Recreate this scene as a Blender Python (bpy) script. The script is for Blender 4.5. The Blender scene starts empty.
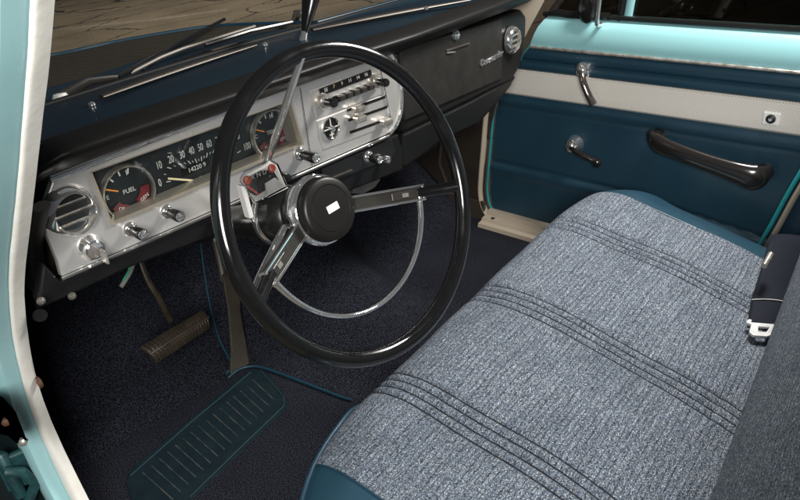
import bpy, bmesh, math, random
from mathutils import Vector, Matrix
random.seed(7)
S = bpy.context.scene
COL = S.collection
V = Vector
# ------------------------------------------------------------------ camera
FPX = 708.17
CAM = V((-0.947, -0.626, 1.010))
RX = V((0.6532388, -0.7522233, -0.0862503))      # camera right
RD = V((-0.4113036, -0.2569046, -0.8745453))     # camera down
RF = V((0.6356952, 0.6067620, -0.4772122))       # camera forward
cd = bpy.data.cameras.new('camera'); cam = bpy.data.objects.new('camera', cd); COL.objects.link(cam)
cd.sensor_width = 36; cd.lens = FPX / 800 * 36; cd.clip_start = .02; cd.clip_end = 200
m = Matrix.Identity(4)
for i in range(3):
    m[i][0] = RX[i]; m[i][1] = -RD[i]; m[i][2] = -RF[i]; m[i][3] = CAM[i]
cam.matrix_world = m
S.camera = cam
# ------------------------------------------------------------------ light
w = bpy.data.worlds.new('World'); S.world = w; w.use_nodes = True
w.node_tree.nodes['Background'].inputs[0].default_value = (.80, .86, 1, 1)
w.node_tree.nodes['Background'].inputs[1].default_value = .05
def area(name, loc, aim, sx, sy, power, col=(1, 1, 1)):
    l = bpy.data.lights.new(name, 'AREA'); l.shape = 'RECTANGLE'; l.size = sx; l.size_y = sy; l.energy = power; l.color = col
    o = bpy.data.objects.new(name, l); COL.objects.link(o); o.location = loc
    o.rotation_euler = (V(aim) - V(loc)).to_track_quat('-Z', 'Y').to_euler()
    return o
area('key_softbox', (.70, -.27, 1.40), (-.12, .15, .15), .30, .30, 30, (1, .965, .92))
area('fill_softbox', (-1.40, -1.02, 1.28), (-.25, .3, .55), .55, .55, 42, (1, .98, .95))
area('ground_fill', (4.5, 7.0, 5.0), (4.3, 7.2, -.4), 3, 3, 165, (1, .93, .82)).data.spread = math.radians(120)  # added light, no lamp stands there; brightens the ground beyond the cowl
S.view_settings.view_transform = 'Standard'; S.view_settings.look = 'None'
S.view_settings.exposure = 0; S.view_settings.gamma = 1
S.cycles.max_bounces = 8; S.cycles.use_denoising = True
S.cycles.sample_clamp_indirect = 4

# ------------------------------------------------------------------ pixel -> point on a real plane
def ray(px, py): return RX * ((px - 400) / FPX) + RD * ((py - 250) / FPX) + RF
def at(px, py, ax, val):
    d = ray(px, py); return CAM + d * ((val - CAM[ax]) / d[ax])
def on(px, py, P, n):
    d = ray(px, py); P = V(P); n = V(n); return CAM + d * ((P - CAM).dot(n) / d.dot(n))
def dk(px, py, off=0.0): return at(px, py, 1, .32 + off)      # dashboard face
def dr(px, py, off=0.0): return at(px, py, 0, .72 + off)      # passenger door face

# ------------------------------------------------------------------ materials
def mat(name, col, rough=.5, metal=0, spec=.5, coat=0, noise=None, bump=None, trans=0, emit=None, rvar=None):
    """noise=(scale, second colour, amount)  bump=(scale, strength, distance)  rvar=(scale, amount)"""
    M = bpy.data.materials.new(name); M.use_nodes = True; nt = M.node_tree; b = nt.nodes['Principled BSDF']
    I = b.inputs
    I['Base Color'].default_value = (*col, 1); I['Roughness'].default_value = rough; I['Metallic'].default_value = metal
    I['Specular IOR Level'].default_value = spec; I['Coat Weight'].default_value = coat; I['Coat Roughness'].default_value = .08
    I['Transmission Weight'].default_value = trans
    tc = nt.nodes.new('ShaderNodeTexCoord')
    def nz(sc, det=4):
        n = nt.nodes.new('ShaderNodeTexNoise'); n.inputs['Scale'].default_value = sc; n.inputs['Detail'].default_value = det
        nt.links.new(tc.outputs['Object'], n.inputs['Vector']); return n
    if noise:
        n = nz(noise[0]); r = nt.nodes.new('ShaderNodeValToRGB')
        r.color_ramp.elements[0].position = .5 - noise[2]; r.color_ramp.elements[1].position = .5 + noise[2]
        r.color_ramp.elements[0].color = (*col, 1); r.color_ramp.elements[1].color = (*noise[1], 1)
        nt.links.new(n.outputs['Fac'], r.inputs[0]); nt.links.new(r.outputs[0], I['Base Color'])
    if rvar:
        n = nz(rvar[0], 6); mr = nt.nodes.new('ShaderNodeMapRange')
        mr.inputs[1].default_value = .3; mr.inputs[2].default_value = .7
        mr.inputs[3].default_value = max(.02, rough - rvar[1]); mr.inputs[4].default_value = min(1, rough + rvar[1])
        nt.links.new(n.outputs['Fac'], mr.inputs[0]); nt.links.new(mr.outputs[0], I['Roughness'])
    if bump:
        n = nz(bump[0], 3); bp = nt.nodes.new('ShaderNodeBump'); bp.inputs['Strength'].default_value = bump[1]
        bp.inputs['Distance'].default_value = bump[2]
        nt.links.new(n.outputs['Fac'], bp.inputs['Height']); nt.links.new(bp.outputs[0], I['Normal'])
    return M
def nodes(M): return M.node_tree, M.node_tree.nodes['Principled BSDF']
def mathn(nt, op, a, b=None):
    n = nt.nodes.new('ShaderNodeMath'); n.operation = op
    for i, x in enumerate((a, b)):
        if x is None: continue
        if isinstance(x, (int, float)): n.inputs[i].default_value = x
        else: nt.links.new(x, n.inputs[i])
    return n.outputs[0]
def tweed(name, seams=None):
    M = bpy.data.materials.new(name); M.use_nodes = True; nt, b = nodes(M); L = nt.links
    tc = nt.nodes.new('ShaderNodeTexCoord'); sx = nt.nodes.new('ShaderNodeSeparateXYZ'); L.new(tc.outputs['Object'], sx.inputs[0])
    def nz(scale, vec, det=2):
        mp = nt.nodes.new('ShaderNodeMapping'); mp.inputs['Scale'].default_value = vec; L.new(tc.outputs['Object'], mp.inputs[0])
        n = nt.nodes.new('ShaderNodeTexNoise'); n.inputs['Scale'].default_value = scale; n.inputs['Detail'].default_value = det
        L.new(mp.outputs[0], n.inputs['Vector']); return n.outputs['Fac']
    fine = nz(640, (.75, 1.2, .75) if seams else (.8, 1.0, .8), 1)          # single loops of yarn
    mpv = nt.nodes.new('ShaderNodeMapping'); mpv.inputs['Scale'].default_value = (.62, 1.0, .8) if seams else (.75, .8, .8); L.new(tc.outputs['Object'], mpv.inputs[0])
    vor = nt.nodes.new('ShaderNodeTexVoronoi'); vor.inputs['Scale'].default_value = 860; vor.inputs['Randomness'].default_value = .8; L.new(mpv.outputs[0], vor.inputs['Vector'])
    vs = nt.nodes.new('ShaderNodeSeparateXYZ'); L.new(vor.outputs['Color'], vs.inputs[0])
    yarn = mathn(nt, 'SUBTRACT', mathn(nt, 'ADD', .36, mathn(nt, 'MULTIPLY', vs.outputs[0], .42)), mathn(nt, 'MULTIPLY', vor.outputs['Distance'], .16))
    streak = nz(170, (.05, 1.6, .3) if seams else (.3, 1.0, 1.2), 1)           # ribs running across the bench
    patch = nz(9, (1, 1, 1), 3)
    v = mathn(nt, 'ADD', mathn(nt, 'ADD', mathn(nt, 'MULTIPLY', fine, .42), mathn(nt, 'MULTIPLY', yarn, .46)), mathn(nt, 'MULTIPLY', streak, .12))
    v = mathn(nt, 'ADD', v, mathn(nt, 'MULTIPLY', mathn(nt, 'SUBTRACT', patch, .5), .05))
    # fine woven ribs across the bench, about 9 mm apart
    axis = sx.outputs[1] if seams else sx.outputs[2]
    wob = mathn(nt, 'MULTIPLY', mathn(nt, 'SUBTRACT', nz(7, (1, 1, 1), 1), .5), .010)
    skew = mathn(nt, 'MULTIPLY', sx.outputs[0], -.08)
    rib = mathn(nt, 'SINE', mathn(nt, 'MULTIPLY', mathn(nt, 'ADD', mathn(nt, 'ADD', axis, wob), skew), 690))
    rib = mathn(nt, 'POWER', mathn(nt, 'MAXIMUM', rib, 0), 6)
    v = mathn(nt, 'SUBTRACT', v, mathn(nt, 'MULTIPLY', mathn(nt, 'MULTIPLY', rib, nz(60, (.3, 1, 1), 1)), .15))
    r = nt.nodes.new('ShaderNodeValToRGB'); e = r.color_ramp.elements
    e[0].position = .36; e[0].color = (.014, .018, .026, 1); e[1].position = .66; e[1].color = (.48, .515, .55, 1)
    x = e.new(.46); x.color = (.074, .087, .109, 1); x = e.new(.56); x.color = (.155, .179, .209, 1)
    L.new(v, r.inputs[0])
    # rare brown and blue flecks
    fl = nz(210, (1, 1, 1), 1); rf = nt.nodes.new('ShaderNodeValToRGB'); ee = rf.color_ramp.elements
    ee[0].position = .60; ee[0].color = (0, 0, 0, 1); ee[1].position = .70; ee[1].color = (.45, .45, .45, 1); L.new(fl, rf.inputs[0])
    mx = nt.nodes.new('ShaderNodeMixRGB'); mx.inputs[2].default_value = (.10, .15, .24, 1)
    L.new(rf.outputs[0], mx.inputs[0]); L.new(r.outputs[0], mx.inputs[1]); out = mx.outputs[0]
    bp = nt.nodes.new('ShaderNodeBump'); bp.inputs['Strength'].default_value = .30; bp.inputs['Distance'].default_value = .0015
    L.new(v, bp.inputs['Height']); L.new(bp.outputs[0], b.inputs['Normal'])
    if seams:                                      # dark sewing thread along each seam
        tot = None
        for sx0 in seams:
            d = mathn(nt, 'ABSOLUTE', mathn(nt, 'SUBTRACT', sx.outputs[0], sx0))
            lt = mathn(nt, 'LESS_THAN', d, .0015)
            tot = lt if tot is None else mathn(nt, 'MAXIMUM', tot, lt)
        dash = mathn(nt, 'ADD', .70, mathn(nt, 'MULTIPLY', nz(120, (1, 1, 1), 1), .6))
        m2 = nt.nodes.new('ShaderNodeMixRGB'); m2.inputs[2].default_value = (.012, .014, .018, 1)
        L.new(mathn(nt, 'MULTIPLY', tot, dash), m2.inputs[0]); L.new(out, m2.inputs[1]); out = m2.outputs[0]
    L.new(out, b.inputs['Base Color']); b.inputs['Roughness'].default_value = .95; b.inputs['Specular IOR Level'].default_value = .15
    b.inputs['Sheen Weight'].default_value = 0.0
    return M

VIN = mat('blue_vinyl', (.016, .050, .075), .38, spec=.5, bump=(420, .16, .001), noise=(6, (.013, .042, .068), .3), rvar=(9, .06))
VIND = mat('dark_blue_vinyl', (.010, .036, .060), .42, bump=(420, .15, .001), rvar=(10, .06))
PIPE = mat('blue_piping', (.006, .040, .064), .5)
AQUA = mat('aqua_paint', (.27, .53, .55), .25, coat=.5, noise=(3, (.25, .49, .51), .3), rvar=(12, .06))
AQUAD = mat('aqua_overlit_paint', (.40, .65, .67), .35, coat=.3, noise=(9, (.34, .59, .61), .25), rvar=(14, .1), bump=(30, .1, .002))  # the body aqua, with the overexposure on the jamb put into its colour
TEAL = mat('teal_edge', (.03, .33, .36), .35)
CREAM = mat('cream_paint', (.42, .36, .28), .42, noise=(25, (.44, .37, .29), .25), rvar=(20, .1))
WHITER = mat('white_rubber_seal', (.84, .83, .78), .6, noise=(20, (.76, .735, .66), .2), bump=(70, .25, .002))
BLKPAD = mat('black_pad', (.008, .0078, .0075), .42, spec=.2, bump=(260, .12, .0008), rvar=(6, .05))
DASHTOP = mat('dash_top_navy', (.0045, .013, .021), .34, spec=.35, bump=(220, .10, .001), rvar=(5, .06))
BLK = mat('black_plastic', (.010, .010, .010), .22, rvar=(14, .06))
BLKG = mat('black_lower_paint', (.007, .007, .007), .34, spec=.3, rvar=(9, .08))
BLKM = mat('black_metal', (.022, .020, .018), .40, noise=(18, (.034, .028, .022), .2), rvar=(20, .1))
RIMB = mat('black_wheel_plastic', (.006, .006, .006), .16, coat=.35, rvar=(26, .10))
CHR = mat('chrome', (.90, .90, .89), .07, .93, rvar=(20, .02))
CHRW = mat('worn_chrome', (.74, .72, .68), .24, .8, noise=(60, (.36, .31, .25), .2), rvar=(40, .1))
SIL = mat('silver_panel', (.77, .75, .715), .28, .72, noise=(14, (.71, .69, .655), .25), rvar=(7, .05), bump=(500, .04, .0005))
WHT = mat('white_plastic', (.80, .79, .76), .4)
DIAL = mat('dial_black', (.012, .014, .015), .35, noise=(20, (.020, .023, .024), .2))
INK = mat('dial_white_ink', (.56, .55, .51), .7)
ORA = mat('needle_orange', (.75, .26, .04), .5)
YEL = mat('needle_cream', (.80, .68, .42), .5)
RED = mat('dial_red', (.14, .012, .016), .5)
REDB = mat('marker_red', (.72, .10, .04), .5)
GOLD = mat('dial_gold_ink', (.50, .38, .18), .5)
BRN = mat('brown_board', (.026, .020, .015), .55, noise=(14, (.038, .030, .022), .25), bump=(150, .25, .002))
RUB = mat('worn_brown_rubber', (.030, .023, .016), .5, noise=(30, (.062, .049, .034), .2), bump=(200, .2, .001))
BRASS = mat('worn_bronze', (.062, .047, .031), .42, .3, noise=(45, (.026, .021, .014), .2))
MATB = mat('blue_heel_rubber', (.0035, .010, .016), .6, spec=.22, noise=(30, (.008, .018, .023), .25), bump=(300, .2, .001))
MATRIB = mat('worn_rib_rubber', (.060, .064, .060), .7, spec=.2, noise=(45, (.012, .03, .036), .15))
WEB = mat('black_webbing', (.007, .009, .016), .75, spec=.15, bump=(700, .3, .001))
BAND = None
STEELG = mat('grey_metal', (.33, .32, .30), .4, .5, noise=(25, (.22, .21, .19), .25))
BADGE = mat('badge_white', (.84, .83, .80), .35)
RUST = mat('rusty_bolt', (.085, .038, .018), .7, .2, noise=(60, (.08, .035, .018), .25))

def carpet_mat(name, c1, c2):
    M = bpy.data.materials.new(name); M.use_nodes = True; nt, b = nodes(M); L = nt.links
    tc = nt.nodes.new('ShaderNodeTexCoord')
    n = nt.nodes.new('ShaderNodeTexNoise'); n.inputs['Scale'].default_value = 420; n.inputs['Detail'].default_value = 1.5
    L.new(tc.outputs['Object'], n.inputs['Vector'])
    r = nt.nodes.new('ShaderNodeValToRGB'); e = r.color_ramp.elements
    e[0].position = .42; e[0].color = (*c1, 1); e[1].position = .68; e[1].color = (*c2, 1); L.new(n.outputs['Fac'], r.inputs[0])
    n2 = nt.nodes.new('ShaderNodeTexNoise'); n2.inputs['Scale'].default_value = 8; n2.inputs['Detail'].default_value = 5
    L.new(tc.outputs['Object'], n2.inputs['Vector'])
    mr = nt.nodes.new('ShaderNodeMapRange'); mr.inputs[3].default_value = .55; mr.inputs[4].default_value = 1.45; L.new(n2.outputs['Fac'], mr.inputs[0])
    mx = nt.nodes.new('ShaderNodeVectorMath'); mx.operation = 'SCALE'; L.new(r.outputs[0], mx.inputs[0]); L.new(mr.outputs[0], mx.inputs['Scale'])
    L.new(mx.outputs[0], b.inputs['Base Color']); b.inputs['Roughness'].default_value = 1; b.inputs['Specular IOR Level'].default_value = .1
    bp = nt.nodes.new('ShaderNodeBump'); bp.inputs['Strength'].default_value = .9; bp.inputs['Distance'].default_value = .006
    L.new(n.outputs['Fac'], bp.inputs['Height']); L.new(bp.outputs[0], b.inputs['Normal'])
    return M
CARPET = carpet_mat('navy_loop_carpet', (.0040, .0042, .0062), (.042, .046, .064))
def perf_mat():
    M = mat('perforated_white_vinyl', (.66, .62, .55), .45); nt, b = nodes(M); L = nt.links
    tc = nt.nodes.new('ShaderNodeTexCoord'); mp = nt.nodes.new('ShaderNodeMapping'); L.new(tc.outputs['Object'], mp.inputs[0])
    mp.inputs['Rotation'].default_value = (math.radians(45), 0, 0)
    sp = nt.nodes.new('ShaderNodeSeparateXYZ'); L.new(mp.outputs[0], sp.inputs[0])
    a = mathn(nt, 'SINE', mathn(nt, 'MULTIPLY', sp.outputs[1], 660)); c = mathn(nt, 'SINE', mathn(nt, 'MULTIPLY', sp.outputs[2], 660))
    h = mathn(nt, 'MULTIPLY', a, c)
    r = nt.nodes.new('ShaderNodeValToRGB'); e = r.color_ramp.elements
    e[0].position = .35; e[0].color = (.78, .74, .67, 1); e[1].position = .75; e[1].color = (.57, .53, .46, 1); L.new(mathn(nt, 'ABSOLUTE', h), r.inputs[0])
    L.new(r.outputs[0], b.inputs['Base Color'])
    bp = nt.nodes.new('ShaderNodeBump'); bp.inputs['Strength'].default_value = .3; bp.inputs['Distance'].default_value = .001; bp.invert = True
    L.new(mathn(nt, 'ABSOLUTE', h), bp.inputs['Height']); L.new(bp.outputs[0], b.inputs['Normal'])
    return M
BAND = perf_mat()
def glass_mat(name, tint=(1, 1, 1), amount=.08):
    M = bpy.data.materials.new(name); M.use_nodes = True; nt = M.node_tree; nt.nodes.clear()
    o = nt.nodes.new('ShaderNodeOutputMaterial'); t = nt.nodes.new('ShaderNodeBsdfTransparent'); t.inputs[0].default_value = (*tint, 1)
    g = nt.nodes.new('ShaderNodeBsdfGlossy'); g.inputs['Roughness'].default_value = .03
    f = nt.nodes.new('ShaderNodeFresnel'); f.inputs[0].default_value = 1.45
    mx = nt.nodes.new('ShaderNodeMixShader')
    nt.links.new(mathn(nt, 'MULTIPLY', f.outputs[0], amount), mx.inputs[0]); nt.links.new(t.outputs[0], mx.inputs[1]); nt.links.new(g.outputs[0], mx.inputs[2])
    nt.links.new(mx.outputs[0], o.inputs[0]); return M
GLASS = glass_mat('clear_glass', (.97, .97, .96), .12)
GAUGEGLASS = glass_mat('gauge_glass', (.97, .985, .985), .6)
ACRYL = glass_mat('clear_acrylic', (.93, .93, .93), 1.0)
GLASSD = glass_mat('dark_window_glass', (.35, .35, .33), 1.0)

# ------------------------------------------------------------------ object helpers
def link(name, me, M, parent=None, smooth=True, bevel=0, subsurf=0, seg=2):
    o = bpy.data.objects.new(name, me); COL.objects.link(o)
    if M: me.materials.append(M)
    if smooth:
        for p in me.polygons: p.use_smooth = True
    if parent is not None:
        o.parent = parent
        if parent.type == 'EMPTY': o.matrix_parent_inverse = Matrix.Translation(-parent.location)
    if bevel:
        b = o.modifiers.new('Bevel', 'BEVEL'); b.width = bevel; b.segments = seg; b.limit_method = 'ANGLE'; b.angle_limit = math.radians(35)
        b.harden_normals = False
    if subsurf:
        s = o.modifiers.new('Subsurf', 'SUBSURF'); s.levels = subsurf; s.render_levels = subsurf
    if smooth and not subsurf:
        me.set_sharp_from_angle(angle=math.radians(40))
    return o
def fin(bm, name, M, parent=None, **k):
    bmesh.ops.recalc_face_normals(bm, faces=bm.faces[:])
    me = bpy.data.meshes.new(name); bm.to_mesh(me); bm.free(); return link(name, me, M, parent, **k)
def thing(name, loc, label, cat, group=None):
    o = bpy.data.objects.new(name, None); COL.objects.link(o); o.location = V(loc); o.empty_display_size = .02
    o['label'] = label; o['category'] = cat
    if group: o['group'] = group
    return o
def tag(o, label=None, cat=None, kind=None):
    if label: o['label'] = label
    if cat: o['category'] = cat
    if kind: o['kind'] = kind
    return o
def B(): return bmesh.new()
def prism(bm, pts, d, holes=()):
    """flat polygon (with holes) extruded by vector d"""
    d = V(d); loops = [[V(p) for p in pts]] + [[V(p) for p in h] for h in holes]
    edges = []; vl = []
    for lp in loops:
        vs = [bm.verts.new(p) for p in lp]; vl.append(vs)
        for i in range(len(vs)): edges.append(bm.edges.new((vs[i], vs[(i + 1) % len(vs)])))
    if holes:
        fs = [g for g in bmesh.ops.triangle_fill(bm, use_beauty=True, edges=edges)['geom'] if isinstance(g, bmesh.types.BMFace)]
    else:
        fs = [bm.faces.new(vl[0])]
    if d.length > 1e-9:
        mp = {v: bm.verts.new(v.co + d) for vs in vl for v in vs}
        for f in fs: bm.faces.new([mp[v] for v in reversed(f.verts)])
        for vs in vl:
            for i in range(len(vs)):
                a, b = vs[i], vs[(i + 1) % len(vs)]
                bm.faces.new((a, b, mp[b], mp[a]))
    return bm
def box(bm, c, sx, sy, sz, X=V((1, 0, 0)), Y=V((0, 1, 0)), Z=V((0, 0, 1))):
    c = V(c); vs = []
    for k in (-1, 1):
        for (a, b) in ((-1, -1), (1, -1), (1, 1), (-1, 1)):
            vs.append(bm.verts.new(c + X * (a * sx / 2) + Y * (b * sy / 2) + Z * (k * sz / 2)))
    for f in ((3, 2, 1, 0), (4, 5, 6, 7), (0, 1, 5, 4), (1, 2, 6, 5), (2, 3, 7, 6), (3, 0, 4, 7)): bm.faces.new([vs[i] for i in f])
    return bm
def frame(n):
    n = V(n).normalized(); a = V((0, 0, 1)) if abs(n.z) < .9 else V((1, 0, 0))
    u = a.cross(n).normalized(); return u, n.cross(u), n
def lathe(bm, c, axis, prof, seg=40, sx=1, sy=1, close=True):
    """prof: (radius, distance along axis)"""
    u, v, n = frame(axis); c = V(c); rings = []
    for r, h in prof:
        if r < 1e-6: rings.append([bm.verts.new(c + n * h)])
        else: rings.append([bm.verts.new(c + n * h + u * (r * sx * math.cos(t)) + v * (r * sy * math.sin(t))) for t in [2 * math.pi * i / seg for i in range(seg)]])
    for a, b in zip(rings, rings[1:]):
        for i in range(seg):
            j = (i + 1) % seg
            if len(a) == 1 and len(b) == 1: continue
            if len(a) == 1: bm.faces.new((a[0], b[j], b[i]))
            elif len(b) == 1: bm.faces.new((a[i], a[j], b[0]))
            else: bm.faces.new((a[i], a[j], b[j], b[i]))
    return bm
def spline(pts, n):
    """Catmull-Rom through pts (tuples of any length), n samples per span"""
    P = [list(p) for p in pts]; out = []
    for i in range(len(P) - 1):
        p0, p1, p2, p3 = P[max(0, i - 1)], P[i], P[i + 1], P[min(len(P) - 1, i + 2)]
        for k in range(n):
            t = k / n
            out.append([.5 * (2 * b + (c - a) * t + (2 * a - 5 * b + 4 * c - d) * t * t + (3 * b - a - 3 * c + d) * t ** 3) for a, b, c, d in zip(p0, p1, p2, p3)])
    out.append(P[-1]); return out
def tube(bm, pts, r, seg=12, closed=False, flat=1.0, up=None, caps=True):
    """r: number or list; flat scales the second cross axis"""
    pts = [V(p) for p in pts]; n = len(pts); rings = []; prev = None
    for i in range(n):
        if closed: t = pts[(i + 1) % n] - pts[i - 1]
        else: t = pts[min(n - 1, i + 1)] - pts[max(0, i - 1)]
        t.normalize()
        if up is not None: u = V(up) - t * V(up).dot(t)
        elif prev is None: u = frame(t)[0]
        else: u = prev - t * prev.dot(t)
        u.normalize(); prev = u; v = t.cross(u)
        rr = r[i] if isinstance(r, (list, tuple)) else r
        rings.append([bm.verts.new(pts[i] + u * (rr * math.cos(a)) + v * (rr * flat * math.sin(a))) for a in [2 * math.pi * k / seg for k in range(seg)]])
    for i in range(n if closed else n - 1):
        a, b = rings[i], rings[(i + 1) % n]
        for k in range(seg):
            l = (k + 1) % seg; bm.faces.new((a[k], a[l], b[l], b[k]))
    if not closed and caps:
        bm.faces.new(rings[0][::-1]); bm.faces.new(rings[-1])
    return bm
def grid(bm, rows):
    R = [[bm.verts.new(V(p)) for p in r] for r in rows]
    for a, b in zip(R, R[1:]):
        for i in range(len(a) - 1): bm.faces.new((a[i], a[i + 1], b[i + 1], b[i]))
    return bm
def text(name, s, P, X, Y, size, M, parent, ext=.0003, shear=0, align='CENTER', off=0, cond=1.0):
    c = bpy.data.curves.new(name, 'FONT'); c.body = s; c.size = size; c.extrude = ext; c.align_x = align; c.align_y = 'CENTER'; c.shear = shear
    c.offset = off
    t = bpy.data.objects.new(name, c); COL.objects.link(t); bpy.context.view_layer.update()
    me = bpy.data.meshes.new_from_object(t.evaluated_get(bpy.context.evaluated_depsgraph_get()))
    bpy.data.objects.remove(t); bpy.data.curves.remove(c); me.materials.clear(); me.materials.append(M)
    for v_ in me.vertices: v_.co.x *= cond
    o = bpy.data.objects.new(name, me); COL.objects.link(o)
    X = V(X).normalized(); Y = V(Y); Y = (Y - X * Y.dot(X)).normalized(); Z = X.cross(Y)
    mm = Matrix.Identity(4)
    for i in range(3): mm[i][0] = X[i]; mm[i][1] = Y[i]; mm[i][2] = Z[i]; mm[i][3] = P[i]
    o.parent = parent
    if parent.type == 'EMPTY': o.matrix_parent_inverse = Matrix.Translation(-parent.location)
    o.matrix_basis = mm
    return o
X3, Y3, Z3 = V((1, 0, 0)), V((0, 1, 0)), V((0, 0, 1))
def circle_pts(c, u, v, r, n=32, rv=None):
    return [V(c) + u * (r * math.cos(2 * math.pi * i / n)) + v * ((rv or r) * math.sin(2 * math.pi * i / n)) for i in range(n)]

# ================================================================== SETTING
def smooth(a, b, x):
    t = max(0, min(1, (x - a) / (b - a))); return t * t * (3 - 2 * t)
def floor_z(x, y):
    toe = max(0, y - .60); z = .85 * (toe * toe / (toe + .06))
    if y > .90: z += (y - .90) * 2.2
    z = min(z, .46)
    h = .05 + .13 * smooth(.25, .80, y)
    wd = .15 + .05 * smooth(.3, .8, y)
    return z + h * math.exp(-((x - .05) / wd) ** 4 * .9 - ((x - .05) / wd) ** 2 * .5)
def on_floor(px, py, lift=.003):
    d = ray(px, py); t = .6
    while t < 3:
        P = CAM + d * t
        if P.z < floor_z(P.x, P.y) + lift: return P
        t += .002
    return P
bm = B(); xs = [-.70 + 1.42 * i / 120 for i in range(121)]; ys = [-.9 + 1.96 * j / 150 for j in range(151)]
grid(bm, [[(x, y, floor_z(x, y)) for x in xs] for y in ys])
tag(fin(bm, 'floor', CARPET), kind='structure')

# ground seen through the windshield: brown, cracked slabs
def ground_mat():
    M = bpy.data.materials.new('brown_cracked_pavement'); M.use_nodes = True; nt, b = nodes(M); L = nt.links
    tc = nt.nodes.new('ShaderNodeTexCoord')
    def nz(sc, det=6):
        n = nt.nodes.new('ShaderNodeTexNoise'); n.inputs['Scale'].default_value = sc; n.inputs['Detail'].default_value = det
        L.new(tc.outputs['Object'], n.inputs['Vector']); return n
    n1 = nz(1.3); n2 = nz(60, 4)
    r = nt.nodes.new('ShaderNodeValToRGB'); e = r.color_ramp.elements
    e[0].position = .3; e[0].color = (.10, .078, .050, 1); e[1].position = .7; e[1].color = (.175, .138, .092, 1); L.new(n1.outputs['Fac'], r.inputs[0])
    mr = nt.nodes.new('ShaderNodeMapRange'); mr.inputs[1].default_value = .3; mr.inputs[2].default_value = .7; mr.inputs[3].default_value = .6; mr.inputs[4].default_value = 1.3
    L.new(n2.outputs['Fac'], mr.inputs[0])
    sc = nt.nodes.new('ShaderNodeVectorMath'); sc.operation = 'SCALE'; L.new(r.outputs[0], sc.inputs[0]); L.new(mr.outputs[0], sc.inputs['Scale'])
    # long wandering cracks
    mp = nt.nodes.new('ShaderNodeMapping'); mp.inputs['Rotation'].default_value = (0, 0, math.radians(-38)); mp.inputs['Scale'].default_value = (.55, 1.5, 1)
    L.new(tc.outputs['Object'], mp.inputs[0])
    ad = nt.nodes.new('ShaderNodeMixRGB'); ad.blend_type = 'ADD'; ad.inputs[0].default_value = .35; L.new(mp.outputs[0], ad.inputs[1]); L.new(nz(2.2, 5).outputs['Color'], ad.inputs[2])
    vo = nt.nodes.new('ShaderNodeTexVoronoi'); vo.feature = 'DISTANCE_TO_EDGE'; vo.inputs['Scale'].default_value = .95; L.new(ad.outputs[0], vo.inputs['Vector'])
    lt = mathn(nt, 'LESS_THAN', vo.outputs['Distance'], mathn(nt, 'MULTIPLY', nz(3, 3).outputs['Fac'], .026))
    mx = nt.nodes.new('ShaderNodeMixRGB'); mx.inputs[2].default_value = (.018, .014, .010, 1)
    L.new(lt, mx.inputs[0]); L.new(sc.outputs[0], mx.inputs[1]); L.new(mx.outputs[0], b.inputs['Base Color'])
    b.inputs['Roughness'].default_value = .85
    bp = nt.nodes.new('ShaderNodeBump'); bp.inputs['Strength'].default_value = .4; bp.inputs['Distance'].default_value = .02
    L.new(n2.outputs['Fac'], bp.inputs['Height']); L.new(bp.outputs[0], b.inputs['Normal'])
    return M
bm = B(); grid(bm, [[(-30 + 60 * i / 6, -20 + 60 * j / 6, -.42) for i in range(7)] for j in range(7)])
tag(fin(bm, 'ground', ground_mat(), smooth=False), kind='structure')

# ================================================================== DASHBOARD
dash = thing('dashboard', (0, .5, .45), 'black padded car dashboard with a long silver instrument panel and glove box', 'dashboard')
def face_y(x): return .32 if x < .10 else .32 + (x - .10) * .10     # the passenger half runs slightly forward
# padded brow and top
prof = [(.350, .688), (.322, .690), (.300, .697), (.281, .711), (.274, .721), (.279, .728), (.298, .734), (.318, .736), (.335, .732)]
pr = spline(prof, 5)
rows = []
for i in range(61):
    x = -.650 + 1.315 * i / 60
    e = smooth(-.650, -.60, x); dy = (face_y(x) - .32) + (1 - e) * .03
    k = smooth(.62, .67, x) * .02
    rows.append([(x, y + dy + k, z - (1 - e) * .02 - .018 * max(0, x + .1)) for y, z in pr])
bm = B(); grid(bm, rows)
fin(bm, 'brow_pad', BLKPAD, dash)
rows = []
for i in range(41):
    x = -.655 + 1.32 * i / 40
    dy = face_y(x) - .32
    dz = -.018 * max(0, x + .1)
    crv = -.05 * (x / .7) ** 2
    rows.append([(x, .312 + dy, .733 + dz), (x, .36 + dy, .7365 + dz), (x, .43 + dy, .7365 + dz), (x, .48 + dy + crv * .5, .734 + dz), (x, .535 + dy + crv, .730 + dz), (x, .56 + dy + crv, .715 + dz)])
bm = B(); grid(bm, rows); fin(bm, 'dash_top', DASHTOP, dash)
# bright defroster slots with end screws
for a, b in (((101, 97), (256, 45)), ((312, 30), (470, 0))):
    A, Bq = at(*a, 2, .742), at(*b, 2, .738)
    pts = [A.lerp(Bq, t / 10) + V((0, .008 * math.sin(math.pi * t / 10), 0)) for t in range(11)]
    s = fin(tube(B(), pts, [.004 + .005 * math.sin(math.pi * min(1, .15 + t / 12)) for t in range(11)], 12, flat=.55, up=Y3), 'defroster_trim', mat('dark_trim_metal', (.06, .054, .047), .42, .7), dash)
for q in ((92, 105), (265, 45), (426, 9)):
    fin(lathe(B(), at(*q, 2, .738), (0, -.1, 1), [(.0055, 0), (.005, .003), (.002, .005), (0, .005)], 16), 'screw', CHR, dash)
# silver instrument panel with an opening for the gauges
outer = [(52, 183), (387, 50), (393, 56), (399, 72), (402, 92), (401, 112), (396, 126), (388, 134), (62, 277), (58, 262), (47, 235), (42, 212)]
gq = [(91, 172), (289, 101), (301, 144), (112, 224)]
bm = prism(B(), [dk(*q) for q in outer], (0, .012, 0), [[dk(*q) for q in gq]])
panel = fin(bm, 'instrument_panel', SIL, dash, smooth=False, bevel=.002)
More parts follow.
